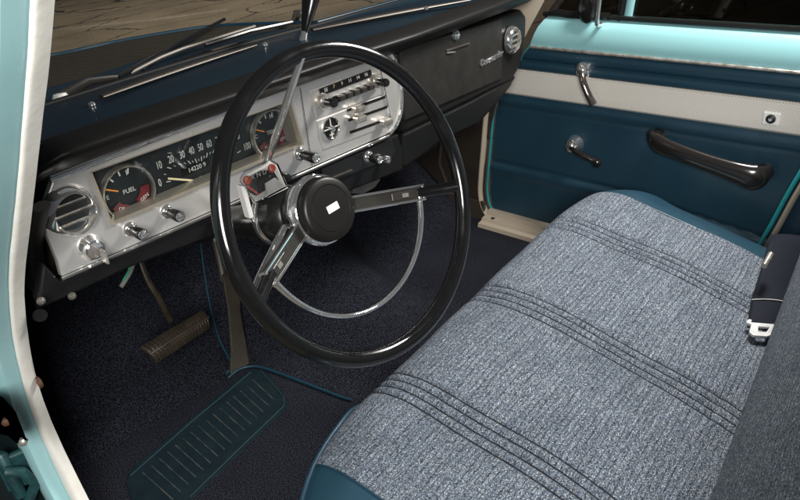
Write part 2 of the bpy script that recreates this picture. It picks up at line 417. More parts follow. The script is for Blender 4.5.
# chrome trims along the upper and lower edge
A, Bq = dk(50, 180.5, -.006), dk(389, 47.5, -.006)
fin(tube(B(), [A.lerp(Bq, t / 20) for t in range(21)], .0042, 10), 'chrome_trim', CHR, panel)
A, Bq = dk(50, 177, -.010), dk(389, 44, -.010)
fin(tube(B(), [A.lerp(Bq, t / 20) for t in range(21)], .0025, 8), 'chrome_trim', CHR, panel)
A, Bq = dk(62, 279, -.003), dk(389, 136, -.003)
fin(tube(B(), [A.lerp(Bq, t / 20) for t in range(21)], .003, 8), 'chrome_trim', CHR, panel)
A, Bq = dk(300, 88, -.001), dk(312, 166, -.001)
bm = B(); prism(bm, [A, A + X3 * .0012, Bq + X3 * .0012, Bq], (0, -.0004, 0)); fin(bm, 'panel_joint', BLKM, panel, smooth=False)
# chrome-edged right end
end_path = spline([tuple(dk(*q, -.002)) for q in ((387, 52), (393, 57), (399, 73), (402, 92), (401, 112), (396, 126), (389, 134))], 4)
fin(tube(B(), [V(p) for p in end_path], .004, 8), 'chrome_trim', CHR, panel)
A, Bq = dk(378, 62, -.004), dk(392, 125, -.004)
fin(tube(B(), [A.lerp(Bq, t / 4) for t in range(5)], .0035, 8, flat=.6), 'chrome_trim', CHR, panel)

# ---- gauge cluster
GY = .035
cluster = fin(prism(B(), [dk(*q, GY + .001) for q in ((80, 170), (292, 92), (310, 150), (108, 236))], (0, .004, 0)), 'gauge_cluster', DIAL, dash, smooth=False)
bm = B(); o4 = [dk(*q) for q in gq]
cx = sum((p for p in o4), V((0, 0, 0))) / 4
in4 = [p + (cx - p).normalized() * .006 + Y3 * (GY - .001) for p in o4]
out4 = [p + (p - cx).normalized() * .004 - Y3 * .0035 for p in o4]
grid(bm, [[*out4, out4[0]], [*[p - Y3 * .0035 for p in o4], o4[0] - Y3 * .0035], [*in4, in4[0]]])
fin(bm, 'gauge_bezel', mat('warm_bezel', (.42, .38, .31), .35, .6), cluster, smooth=False)
fin(prism(B(), [p + Y3 * .006 for p in o4], (0, .0015, 0)), 'gauge_glass', GAUGEGLASS, cluster, smooth=False)
def gp(px, py, off=0): return dk(px, py, GY - .0006 - off)
def gauge(name, c, r, word, redword, npts):
    P = gp(*c); fin(lathe(B(), P, (0, -1, 0), [(r * .93, .001), (r * .93, .009), (r, .010), (r * 1.04, .006), (r * 1.04, 0)], 48), name, CHRW, cluster)
    g = cluster
    bm = B(); P2 = P - Y3 * .0012
    fan = [P2 + X3 * (r * .85 * math.cos(t)) + Z3 * (r * .85 * math.sin(t)) for t in [math.radians(-62 + 62 * i / 8) for i in range(9)]]
    inn = [P2 + X3 * (r * .50 * math.cos(t)) + Z3 * (r * .42 * math.sin(t)) for t in [math.radians(-62 + 62 * i / 8) for i in range(9)]]
    prism(bm, fan + inn[::-1], (0, -.0004, 0)); fin(bm, 'warning_lens', RED, g, smooth=False)
    bm = B(); fan = [P2 + X3 * (r * .8 * math.cos(t)) + Z3 * (r * .8 * math.sin(t)) for t in [math.radians(-150 + 50 * i / 8) for i in range(9)]]
    inn = [P2 + X3 * (r * .45 * math.cos(t)) + Z3 * (r * .45 * math.sin(t)) for t in [math.radians(-150 + 50 * i / 8) for i in range(9)]]
    prism(bm, fan + inn[::-1], (0, -.0004, 0)); fin(bm, 'warning_lens', mat('faded_red', (.13, .035, .035), .5), g, smooth=False)
    bm = B()
    for a in npts:
        t = math.radians(a); d = X3 * math.cos(t) + Z3 * math.sin(t); e = Y3.cross(d)
        box(bm, P2 + d * (r * .76), r * .2, .0005, .0022, d, Y3, e)
    fin(bm, 'dial_tick', INK, g, smooth=False)
    t = math.radians(152); d = X3 * math.cos(t) + Z3 * math.sin(t); e = Y3.cross(d)
    fin(box(B(), P2 + d * (r * .62) - Y3 * .002, r * .5, .0008, .0022, d, Y3, e), 'needle', ORA, g, smooth=False)
    text('dial_lettering', word, P2 + X3 * r * .08 + Z3 * r * .04 - Y3 * .0006, X3, Z3, r * .23, INK, g)
    text('dial_lettering', redword, P2 + X3 * r * .56 - Z3 * r * .42 - Y3 * .0008, X3 * .8 + Z3 * .35, Z3, r * .19, INK, g)
    text('dial_lettering', 'OIL' if word == 'FUEL' else 'H', P2 - X3 * r * .36 - Z3 * r * .5 - Y3 * .0008, X3 * .9 - Z3 * .3, Z3, r * .17, INK, g)
    text('dial_lettering', 'E' if word == 'FUEL' else 'C', P2 - X3 * r * .75 + Z3 * r * .08 - Y3 * .0008, X3, Z3, r * .22, INK, g)
    text('dial_lettering', 'F' if word == 'FUEL' else 'H', P2 + X3 * r * .18 + Z3 * r * .68 - Y3 * .0008, X3, Z3, r * .26, INK, g)
gauge('fuel_gauge', (127, 192), .0425, 'FUEL', 'GEN', (152, 125, 98, 72))
gauge('temperature_gauge', (270, 133), .0425, 'TEMP', 'OIL', (152, 125, 98, 72))
for s, q in (('0', (160, 183)), ('10', (159, 165.5)), ('20', (171, 159.5)), ('30', (182, 155)), ('40', (191.5, 151)), ('50', (200.5, 147.5)), ('60', (209, 144)), ('70', (218, 140.5)), ('80', (227.5, 138)), ('90', (237, 136.5)), ('100', (247, 146.5))):
    text('speed_number', s, gp(*q), X3, Z3, .0175, INK, cluster, cond=.58)
bm = B(); NP = [(160, 183), (159, 165.5), (171, 159.5), (182, 155), (191.5, 151), (200.5, 147.5), (209, 144), (218, 140.5), (227.5, 138), (237, 136.5), (247, 146.5)]
for i in range(21):
    a_, b_ = NP[i // 2], NP[min(10, i // 2 + i % 2)]; q = ((a_[0] + b_[0]) / 2, (a_[1] + b_[1]) / 2)
    if i == 1: q = (156.5, 174)
    N_, H_ = gp(*q), gp(203, 176); d = (H_ - N_).normalized(); e = Y3.cross(d)
    box(bm, N_ + d * (.0185 if i > 1 else .015), .0075 if i % 2 == 0 else .004, .0005, .0013 if i % 2 == 0 else .0009, d, Y3, e)
fin(bm, 'speed_tick', INK, cluster, smooth=False)
A, Bq = gp(168, 178.5, .0015), gp(200, 181.0, .0015); d = (Bq - A); L = d.length; d.normalize()
fin(box(B(), (A + Bq) / 2, L, .0008, .003, d, Y3, Y3.cross(d)), 'speed_needle', YEL, cluster, smooth=False)
text('odometer', '14220 9', gp(197, 167.5), X3, Z3, .0105, INK, cluster)
fin(box(B(), gp(196, 167, -.0004) , .052, .0004, .014), 'odometer_window', BLK, cluster, smooth=False)
fin(box(B(), gp(201, 179), .004, .0006, .010), 'indicator', GOLD, cluster, smooth=False)

# ---- round air vents with louvres
def vent(c, r, off, sy=1, slats=3, tilt=0, back=DIAL):
    P = V(c); n = V((0, -1, 0))
    v = fin(lathe(B(), P + Y3 * .002, n, [(r * 1.32, 0), (r * 1.26, .008), (r * 1.04, .020), (r * .97, .022), (r * .90, .019), (r * .88, .004)], 56, 1, 1), 'air_vent', CHR, dash)
    fin(lathe(B(), P, n, [(r * .9, .003), (0, .0032)], 40), 'vent_backing', back, v)
    for i in range(slats):
        z = (i - (slats - 1) / 2) * r * 1.7 / (slats + .6); hw = math.sqrt(max(0, (r * .9) ** 2 - z * z)) * .98
        c_ = P + Z3 * z - Y3 * .010; tl = math.radians(35)
        fin(box(B(), c_, 2 * hw, .010, .0022, X3, V((0, math.cos(tl), -math.sin(tl))), V((0, math.sin(tl), math.cos(tl)))), 'louver', CHRW, v, smooth=False)
    return v
vent(dk(70, 211), .0295, 0)
# ---- ignition lock with key, knobs
def lock(c, r):
    v = fin(lathe(B(), c, (0, -1, 0), [(r * 1.25, 0), (r * 1.2, .005), (r, .008), (r * .92, .016), (r * .75, .018), (r * .3, .017), (0, .017)], 32), 'ignition_lock', CHR, dash)
    key = box(B(), V(c) - Y3 * .026, .003, .018, .012); box(key, V(c) - Y3 * .034 + Z3 * -.006 + X3 * .002, .003, .014, .022)
    fin(key, 'ignition_key', CHRW, v, smooth=False, bevel=.001)
lock(dk(90, 247), .0155)
def knob(c, L=.034, r=.0085, cap=CHR, name='control_knob'):
    c = V(c)
    v = fin(lathe(B(), c, (0, -1, 0), [(r * 1.45, 0), (r * 1.4, .003), (r * 1.1, .006), (r * .6, .007)], 28), name, CHR, dash)
    n = V((0, -1, 0))
    fin(lathe(B(), c, n, [(r * .7, .006), (r * .9, .010), (r * 1.0, L * .6), (r * 1.05, L), (r * .95, L + .002)], 28), 'knob_stem', BLK, v)
    fin(lathe(B(), c, n, [(r * .9, L + .0015), (r * .85, L + .004), (r * .5, L + .005), (r * .35, L + .0035), (0, L + .003)], 24), 'knob_cap', cap, v)
knob(dk(130, 229)); knob(dk(167, 211.5)); knob(dk(300, 154), .040, .0095)
fin(lathe(B(), dk(281, 177), (0, -1, 0), [(.010, 0), (.011, .008), (.009, .018), (.004, .021), (0, .021)], 24), 'choke_knob', BLK, dash)

# ---- radio and heater controls
def quad(name, pts, off, d, M, parent, bevel=0): return fin(prism(B(), [dk(*q, off) for q in pts], (0, d, 0)), name, M, parent, smooth=False, bevel=bevel)
radio = quad('radio', ((311, 91), (383, 63), (389, 92), (317, 118)), -.002, .004, SIL, dash, .0008)
quad('radio_dial', ((319, 89), (370.5, 69.5), (372, 76.5), (320.5, 96)), -.0026, -.001, BLK, radio)
for s, q in (('55', (326, 90)), ('7', (334, 86.5)), ('9', (342, 83.5)), ('11', (350, 80.5)), ('14', (358, 77.5)), ('16', (366, 74.5))):
    text('dial_lettering', s, dk(*q, -.0040), X3, Z3, .009, GOLD if s in '79' else INK, radio)
quad('button_slot', ((332, 97), (374, 81), (375.5, 88), (333.5, 104)), -.0026, -.001, BLK, radio)
for i in range(5):
    c = dk(341 + 7.2 * i, 97.5 - 2.75 * i, -.008); fin(box(B(), c, .013, .014, .010), 'push_button', BLKM, radio, smooth=False, bevel=.0015)
for q, ln in (((322, 101), .022), ((374, 81), .022)):
    c = dk(*q, -.002)
    k = fin(lathe(B(), c, (0, -1, 0), [(.015, 0), (.0145, .008), (.012, .011), (.006, .012)], 28), 'tuning_knob', CHRW, radio)
    fin(lathe(B(), c, (0, -1, 0), [(.006, .010), (.0075, .013), (.008, ln + .01), (.006, ln + .013), (0, ln + .013)], 24), 'tuning_knob', BLK, radio)
A, Bq = dk(316, 116.5, -.0012), dk(386, 90.5, -.0012)
heater = quad('heater_control', ((317, 121), (388, 94), (393, 124), (324, 150)), -.002, .004, SIL, dash, .0008)
for a, b, lv in (((347, 110.5), (386, 96.5), .18), ((348.5, 120.5), (388, 106.5), .18), ((350, 132.5), (389, 118.5), .82)):
    A, Bq = dk(*a, -.0026), dk(*b, -.0026); d = (Bq - A).normalized()
    fin(box(B(), (A + Bq) / 2, (Bq - A).length, .0015, .005, d, Y3, Y3.cross(d)), 'slider_slot', BLK, heater, smooth=False)
    c = A.lerp(Bq, lv) - Y3 * .010
    fin(box(B(), c, .024, .018, .012, d, Y3, Y3.cross(d)), 'slider_lever', CHRW, heater, smooth=False, bevel=.003)
c = dk(330, 128, -.002)
sp = fin(lathe(B(), c, (0, -1, 0), [(.022, 0), (.0215, .004), (.0195, .005), (.0185, .002)], 40, 1, 1.0), 'fan_switch', CHR, heater)
fin(lathe(B(), c, (0, -1, 0), [(.0188, .0015), (0, .0018)], 32), 'switch_face', BLK, sp)
fin(lathe(B(), c, (0, -1, 0), [(.0055, .001), (.005, .010), (0, .011)], 20), 'switch_button', CHR, sp)
bm = B(); box(bm, c - Y3 * .003, .0016, .001, .036); box(bm, c - Y3 * .003, .036, .001, .0016); fin(bm, 'switch_lines', INK, sp, smooth=False)
text('switch_lettering', 'FAN', c - Y3 * .003 - Z3 * .012, X3, Z3, .006, INK, sp)

# ---- lower black band of the dash
low = [(38, 302), (43, 262), (61, 281), (389, 138), (398, 134), (404, 152), (404, 170), (330, 199), (210, 238), (130, 268), (75, 294), (48, 306)]
LB = fin(prism(B(), [dk(*q, .004) for q in low], (0, .02, 0)), 'lower_panel', BLKG, dash, smooth=False, bevel=.004)
bm = B(); bl = [dk(*q, .010) for q in ((48, 304), (75, 292), (130, 266), (210, 236), (330, 197), (404, 168))]
grid(bm, [[p for p in bl], [p + V((0, .10, .010)) for p in bl], [p + V((0, .32, .05)) for p in bl], [p + V((0, .34, .22)) for p in bl]])
fin(bm, 'underside', BLKM, dash)
quad('ashtray', ((322, 187), (392, 158), (396, 151), (392, 139), (322, 169)), -.001, .004, BLK, dash, .0015)
quad('ashtray_lip', ((322, 182), (353, 169.5), (353, 171.5), (322, 184)), -.006, .006, BLKM, dash, .001)
c = dk(368, 157, -.002)
knob(c, .030, .009)
fin(lathe(B(), dk(383, 159, -.004), (.3, -1, -.1), [(.006, 0), (.0085, .006), (.008, .014), (0, .018)], 20), 'lighter', CHR, dash)
# ---- glove box and passenger end (its own, slightly receding plane)
GN = V((-.10, 1, 0)).normalized(); GU = V((1, .10, 0)).normalized(); GP = V((.10, .318, 0))
def gl(px, py, off=0.0): return on(px, py, GP + GN * off, GN)
end_out = [(396, 52), (440, 38), (503, 15), (522, 9), (527, 16), (526, 40), (521, 66), (512, 82), (490, 92), (470, 102), (404, 134), (403, 96)]
fin(prism(B(), [gl(*q, .003) for q in end_out], GN * .05), 'passenger_fascia', BLKPAD, dash, smooth=True, bevel=.010, seg=3)
gd = fin(prism(B(), [gl(*q, -.004) for q in ((401, 49), (501.5, 19), (502.5, 79), (405, 121))], GN * .012), 'glove_box_door', mat('black_grained_vinyl', (.011, .0105, .010), .55, spec=.2, bump=(110, .35, .002), rvar=(12, .08), noise=(30, (.019, .017, .015), .25)), dash, smooth=False, bevel=.003)
fin(lathe(B(), gl(455, 35, -.004), -GN, [(.011, 0), (.0105, .006), (.006, .009), (0, .009)], 24), 'lock_button', CHR, gd)
A, Bq = gl(446, 51, -.005), gl(469, 43.5, -.005)
fin(tube(B(), [A, A.lerp(Bq, .5), Bq], .003, 8), 'door_pull', BLKM, gd)
A, Bq = gl(447, 53, -.006), gl(455, 52, -.006); fin(tube(B(), [A, Bq], .002, 6), 'door_pull', CHRW, gd)
text('nameplate', 'Commander', gl(491.5, 58.5, -.0055), GU, Z3 - GU * .05, .0215, CHR, gd, .001, .35, off=.0004)
fin(prism(B(), [gl(*q, .004) for q in ((404, 134), (470, 102), (517, 76), (512, 84), (495, 106), (478, 124), (440, 142), (404, 168))], GN * .03), 'lower_fascia', BLKG, dash, smooth=False, bevel=.005)
bm = B(); bl = [gl(*q, .012) for q in ((404, 168), (440, 143), (478, 124), (494, 106), (512, 84))]
grid(bm, [bl, [p + V((0, .08, -.012)) for p in bl], [p + V((0, .32, .04)) for p in bl], [p + V((0, .34, .22)) for p in bl]]); fin(bm, 'underside', BRN, dash)
vc = gl(512, 40, -.004)
v = fin(lathe(B(), vc, -GN, [(.034, -.004), (.033, .004), (.028, .012), (.025, .013), (.023, .003)], 48), 'air_vent', CHR, dash)
fin(lathe(B(), vc, -GN, [(.024, .002), (0, .0022)], 32), 'vent_backing', DIAL, v)
for i in range(3):
    z = (i - 1) * .013; hw = math.sqrt(.023 ** 2 - z * z)
    fin(box(B(), vc + Z3 * z - GN * .007, 2 * hw, .008, .003, GU, GN, Z3), 'louver', CHRW, v, smooth=False)
# ---- driver's end: bracket, bolts, loose wiring
pth = [at(*q, 0, -.655) for q in ((41, 206), (35, 240), (38, 275), (43, 303))]
fin(tube(B(), [V(p) for p in spline([tuple(p) for p in pth], 4)], .0125, 12, flat=.55), 'end_bracket', BLKPAD, dash)
for q, r_ in (((41, 301), .0045), ((72, 296), .0045), ((216, 240), .004)):
    fin(lathe(B(), at(*q, 1, .31 if q[0] > 60 else .30), (-.1, -1, .1), [(r_ * 1.3, 0), (r_ * 1.2, .003), (r_ * .5, .006), (0, .006)], 16), 'bolt', mat('dull_bolt_steel', (.14, .13, .12), .45, .5), dash)
fin(lathe(B(), at(40, 315, 1, .34), (-.1, -1, .1), [(.010, 0), (.009, .004), (0, .005)], 20), 'grommet', BLK, dash)
for a, b, M_ in (((134, 262), (121, 287), STEELG), ((130, 264), (123, 281), mat('green_wire', (.03, .22, .14), .4))):
    A, Bq = at(*a, 1, .42), at(*b, 1, .41); fin(tube(B(), [A, A.lerp(Bq, .5) + X3 * .004, Bq], .0038 if M_ is STEELG else .002, 8), 'loose_wire', M_, dash)
# curved metal duct bracket under the dash
pts = [at(*q, 1, .42) for q in ((352, 194), (356, 184), (380, 174), (381, 180), (375, 188), (364, 194))]
fin(prism(B(), pts, (0, .02, 0)), 'duct_bracket', STEELG, dash, smooth=False, bevel=.003)
# dark carcass behind the dash so nothing shows through
bm = box(B(), (.0, .50, .60), 1.26, .16, .18); fin(bm, 'carcass', BLKM, dash, smooth=False)

# ================================================================== STEERING
T = math.radians(19.447); WN = V((0, -math.cos(T), math.sin(T))); WU = X3.copy(); WV = V((0, math.sin(T), math.cos(T))); WC = V((-.36, 0, .62))
def wp(u, v, n=0): return WC + WU * u + WV * v + WN * n
def pol(r, a, n=0): a = math.radians(a); return wp(r * math.cos(a), r * math.sin(a), n)
wheel = thing('steering_wheel', WC - WN * .06, 'large thin black steering wheel with two spokes and chrome horn ring', 'steering wheel')
fin(tube(B(), [pol(.2045, 3 * i) for i in range(120)], [.0112 + .0 * i for i in range(120)], 20, True, up=None), 'rim', RIMB, wheel)
hubc = wp(-.008, .002, 0)
hub = fin(lathe(B(), hubc, WN, [(.030, -.125), (.038, -.118), (.046, -.10), (.049, -.088), (.049, -.082)], 48), 'hub', BLK, wheel)
fin(lathe(B(), hubc, WN, [(.049, -.086), (.0505, -.083), (.0505, -.078), (.048, -.0765), (.048, -.073), (.0495, -.071), (.048, -.068), (.046, -.067)], 48), 'hub_ring', CHR, hub)
cap = fin(lathe(B(), hubc, WN, [(.0448, -.070), (.0448, -.055), (.0425, -.052), (.040, -.0508), (.0332, -.0502), (.0325, -.0512), (.0318, -.0502), (.015, -.0495), (0, -.0494)], 56), 'horn_cap', mat('cap_black', (.008, .0075, .007), .40, spec=.35, bump=(300, .15, .001)), wheel)
bdir = (WU * .96 + WV * .05).normalized()
fin(box(B(), hubc + WN * -.0492 + WU * .002, .021, .0010, .0105, bdir, WN, bdir.cross(WN)), 'badge', BADGE, cap, smooth=False, bevel=.001)
SIDE = mat('spoke_gunmetal', (.06, .056, .050), .32, .6, rvar=(30, .1))
for sgn in (1, -1):
    a = -14 if sgn > 0 else -166
    ar = math.radians(a); rd = WU * math.cos(ar) + WV * math.sin(ar); tg = WN.cross(rd)
    p0 = hubc + rd * .040 - WN * .078; p1 = WC + rd * .158 - WN * .036; L = (p1 - p0).length; d = (p1 - p0).normalized(); nn = d.cross(tg).normalized()
    if nn.dot(WN) < 0: nn = -nn
    sp = fin(box(B(), (p0 + p1) / 2, L, .0215, .012, d, tg, nn), 'spoke', SIDE, wheel, smooth=False, bevel=.002)
    for s in (1, -1):
        fin(tube(B(), [p0 + tg * (s * .0105) + nn * .006, p1 + tg * (s * .0105) + nn * .006], .0018, 8), 'spoke_edge', CHR, sp)
    fin(box(B(), p1 - d * .002, .004, .0225, .0135, d, tg, nn), 'spoke_tip', STEELG, sp, smooth=False, bevel=.001)
    fin(box(B(), p0.lerp(p1, .72) + nn * .0065, .036, .011, .002, d, tg, nn), 'spoke_inset', BLKM, sp, smooth=False, bevel=.0008)
    fin(box(B(), p0.lerp(p1, .75) + nn * .0078, .010, .006, .001, d, tg, nn), 'spoke_emblem', STEELG, sp, smooth=False)
    fin(tube(B(), [p1 - d * .01 - nn * .001, p1.lerp(pol(.2045, a), .5), pol(.2045, a)], [.0095, .0088, .0100], 14), 'spoke_stem', RIMB, wheel)
pts = []
for i in range(49):
    a = -15.5 - 149 * i / 48
    pts.append(pol(.149, a, -.034 - .004 * abs(1 - i / 24) ** 6))
fin(tube(B(), pts, [.0039 + .0020 * abs(1 - i / 24) ** 3 for i in range(49)], 12, flat=.8, up=WN), 'horn_ring', CHR, wheel)
# column
col = thing('steering_column', WC - WN * .45, 'dark steering column running down behind the wheel hub to the floor', 'steering column')
fin(lathe(B(), hubc, WN, [(.027, -.80), (.027, -.235), (.041, -.225), (.044, -.20), (.044, -.150), (.040, -.135), (.032, -.128)], 40), 'column_tube', BLK, col)
fin(lathe(B(), hubc, WN, [(.0445, -.186), (.0462, -.183), (.0462, -.172), (.0445, -.169)], 40), 'column_ring', CHR, col)
# shift quadrant standing on the column
QP = V((-.41, .125, .64)); QY = .125
def qd(px, py, off=0): return at(px, py, 1, QY + off)
ind = thing('shift_indicator', qd(262, 205), 'clear plastic gear indicator with red markers standing on the steering column', 'gear indicator')
back = [(244, 180), (248, 174), (272, 162), (278, 166), (287, 187), (256, 205)]
fin(prism(B(), [qd(*q, .010) for q in back], (0, .008, 0)), 'indicator_plate', WHT, ind, smooth=False, bevel=.003)
fan = [qd(*q, .004) for q in ((246, 182), (250, 178), (262, 171), (273, 170), (280, 182), (266, 190), (256, 196), (250, 192))]
fin(prism(B(), fan, (0, .004, 0)), 'indicator_dial', DIAL, ind, smooth=False)
for q in ((246.5, 180), (271, 168)):
    fin(lathe(B(), qd(*q, .002), (0, -1, 0), [(.0058, 0), (.0058, .003), (0, .0032)], 20), 'red_marker', REDB, ind)
    text('marker_letter', 'P' if q[0] < 260 else 'L', qd(q[0], q[1], -.0018), X3, Z3, .009, INK, ind)
text('marker_letter', 'R N D', qd(259, 174.5, .0035), X3 + Z3 * .02, Z3, .010, INK, ind)
A, Bq = qd(247, 186, .002), qd(258, 194, .002); d = (Bq - A).normalized()
fin(box(B(), (A + Bq) / 2, (Bq - A).length, .001, .0028, d, Y3, Y3.cross(d)), 'pointer', REDB, ind, smooth=False)
fin(prism(B(), [qd(*q, -.008) for q in ((241, 181), (246, 172), (272, 160), (279, 164), (289, 187), (257, 204))], (0, .006, 0)), 'clear_cover', ACRYL, ind, smooth=False, bevel=.002)
fin(prism(B(), [qd(*q, -.006) for q in ((241, 186), (246, 186), (254, 217), (250, 219))], (0, .012, 0)), 'side_bracket', WHT, ind, smooth=False, bevel=.001)
fin(prism(B(), [qd(*q, -.001) for q in ((266, 184), (276, 178), (289, 188), (268, 198))], (0, .004, 0)), 'white_shield', WHT, ind, smooth=False, bevel=.001)
fin(tube(B(), [qd(268, 192, .03), V((-.385, .16, .58))], .014, 14), 'indicator_foot', BLK, ind)
# gear lever
gear = thing('gear_lever', at(262, 176, 1, .13), 'slim chrome gear lever rising from the column behind the wheel rim', 'gear lever')
A, Bq = at(263, 174, 1, .155), at(302, 57, 1, .06)
pts = [A.lerp(Bq, t / 8) for t in range(9)]
fin(tube(B(), pts, [.0042 + .0012 * math.sin(t / 8 * 3) for t in range(9)], 14), 'lever_rod', CHR, gear)
fin(lathe(B(), A, (Bq - A), [(.012, -.02), (.012, -.004), (.008, .004), (.005, .012)], 20), 'lever_collar', BLK, gear)
# turn signal stalk on the left of the column
A, Bq = at(285, 226, 1, .10), at(255, 288, 1, .07)
tl = thing('signal_stalk', A, 'flat chrome stalk slanting down from the column left of the lower spoke', 'stalk')
fin(tube(B(), [A.lerp(Bq, t / 5) for t in range(6)], [.006, .007, .0075, .008, .008, .006], 14, flat=.5, up=Y3), 'stalk_rod', CHR, tl)

# ================================================================== PEDALS
bn = V((0, -.80, .60)).normalized(); BPp = at(178, 334, 1, .56)
def bp_(px, py, off=0): return on(px, py, BPp + bn * off, bn)
brk = thing('brake_pedal', BPp, 'worn ribbed brown brake pedal hanging on a thin curved arm', 'pedal')
c4 = [bp_(*q) for q in ((143, 345), (206, 308), (213, 325), (160, 361))]
def pad_pt(t, q, lift):                      # the pad bulges along its middle and curls back at both long edges
    return c4[0].lerp(c4[1], t).lerp(c4[3].lerp(c4[2], t), q) + bn * (lift - .052 * (q - .5) ** 2 - .012 * abs(2 * t - 1) ** 6)
top = [[pad_pt(t / 12, q / 12, .004) for q in range(13)] for t in range(13)]
bm = B(); R1 = [[bm.verts.new(p) for p in r] for r in top]; R2 = [[bm.verts.new(p - bn * .013) for p in r] for r in top]
for a in range(12):
    for b in range(12):
        bm.faces.new((R1[a][b], R1[a + 1][b], R1[a + 1][b + 1], R1[a][b + 1])); bm.faces.new((R2[a][b], R2[a][b + 1], R2[a + 1][b + 1], R2[a + 1][b]))
for a in range(12):
    for k in (0, 12):
        bm.faces.new((R1[a][k], R1[a + 1][k], R2[a + 1][k], R2[a][k])); bm.faces.new((R1[k][a], R1[k][a + 1], R2[k][a + 1], R2[k][a]))
pad = fin(bm, 'pedal_pad', RUB, brk)
bm = B()
for i in range(19):
    t = (i + .7) / 19.6
    for q0, q1 in ((.015, .43), (.57, .985)):
        wr = .0030 + .0004 * math.sin(i * 2.3 + q0 * 9)
        tube(bm, [pad_pt(t, q0 + (q1 - q0) * k / 5, .0045) for k in range(6)], wr, 8, flat=.8)
fin(bm, 'pad_ribs', BRASS, pad)
bm = B(); tube(bm, [pad_pt(t / 8, .5, .005) for t in range(9)], .0030, 8); fin(bm, 'pad_ridge', RUB, pad)
arm = [bp_(171, 321, -.008), at(160, 300, 1, .575), at(148, 280, 1, .585), at(140, 258, 1, .60), at(138, 240, 1, .61)]
fin(tube(B(), [V(p) for p in spline([tuple(p) for p in arm], 5)], .0062, 12, flat=.6, up=X3), 'pedal_arm', BRASS, brk)
an = V((0, -.83, .55)).normalized(); AP = V((-.25, .615, .012))
def ap(px, py, off=0): return on(px, py, AP + an * off, an)
acc = thing('accelerator_pedal', AP, 'long flat brown rubber accelerator pedal hinged on the floor', 'pedal')
fin(prism(B(), [ap(*q, .008) for q in ((222, 275), (226, 272), (237, 273), (242, 281), (241, 310), (248, 350), (251, 370), (240, 377), (230, 374), (231, 350), (228, 310))], an * -.008), 'pedal_plate', mat('brown_pedal_rubber', (.022, .018, .013), .6, spec=.25, noise=(26, (.040, .033, .024), .25), bump=(160, .3, .002)), acc, smooth=False, bevel=.004)
fin(tube(B(), [ap(224, 282, -.01), at(219, 258, 1, .75), at(214, 238, 1, .76)], .008, 10, flat=.6), 'pedal_arm', RUB, acc)

# ================================================================== FLOOR MAT PIECES
hc = [(126, 482), (129, 472), (136, 464), (244, 373), (252, 368.5), (261, 369), (268, 374), (284, 394), (288, 402), (286, 408), (194, 497), (180, 512), (150, 520), (135, 510)]
hp = [on_floor(*q, .003) for q in hc]
mt = fin(prism(B(), hp, (0, 0, -.004)), 'heel_mat', MATB, None, smooth=False, bevel=.001)
tag(mt, 'dark blue ribbed rubber heel mat on the carpet below the pedals', 'heel mat')
def quadp(s, t):
    a = V(on_floor(136, 474, .003)); b = V(on_floor(254, 376, .003)); c = V(on_floor(280, 400, .003)); d = V(on_floor(172, 506, .003))
    return a.lerp(b, s).lerp(d.lerp(c, s), t)
bm = B()
for i in range(16):
    s = .03 + .94 * i / 15
    tube(bm, [quadp(s, .08 + .84 * k / 5) for k in range(6)], .0016, 8, flat=1)
rb = fin(bm, 'mat_rib', MATRIB, mt)
bm = B(); loop = [on_floor(*q, .003) for q in ((130, 476), (190, 423), (251, 372), (261, 371), (283, 396), (284, 406), (240, 448), (190, 497))]
tube(bm, loop, .0016, 8); fin(bm, 'mat_border', mat('heel_border', (.014, .036, .044), .6, spec=.25), mt)
for nm, seq in (('a', ((200, 238), (204, 270), (210, 305), (219, 338), (229, 358), (231, 366), (226, 374))), ('b', ((228, 378), (238, 370), (250, 366.5), (264, 368), (300, 381), (340, 396.5), (352, 400)))):
    pts = spline([tuple(on_floor(*q, .005)) for q in seq], 5)
    o = fin(tube(B(), [V(p) for p in pts], .0030, 10), 'carpet_piping', PIPE)
    tag(o, 'blue carpet piping running up the toe board left of the accelerator' if nm == 'a' else 'blue carpet piping crossing the floor from the heel mat to the seat', 'piping')

# ================================================================== BENCH SEAT
SEAMC = (-.300, .004, .318); SEAMS = [c + (k - 1.5) * .0185 for c in SEAMC for k in range(4)]
TW = tweed('grey_tweed', SEAMS); TWB = tweed('grey_tweed_back')
seat = thing('bench_seat', (0, -.2, 0), 'grey tweed bench seat with sewn stripes and blue vinyl ends', 'bench seat')
sprof = spline([(.045, .03), (.075, .12), (.097, .19), (.098, .232), (.080, .259), (.045, .272), (-.01, .275), (-.10, .264), (-.22, .243), (-.34, .214), (-.42, .19), (-.50, .165), (-.58, .14)], 12)
def seat_pt(x, y, z):
    ax = abs(x); k = z / .275
    d = max(0, ax - .46) / .16; z2 = z - (.050 if x > 0 else .075) * d ** 2.6 * (.4 + .6 * k)
    fr = max(0, ax - .36) / .25; fw = smooth(-.15, .08, y)
    y2 = y - .085 * fr ** 2.0 * fw + .075 * x * smooth(-.6, -.2, y) + .10 * x * (1 - smooth(-.6, -.2, y))
    z2 += .030 * x * k * smooth(-.3, .1, y)
    return y2, z2
def puff(x):
    g = min(abs(x - s) for s in SEAMS); return .0048 * (1 - math.exp(-(g / .0042) ** 2)) 
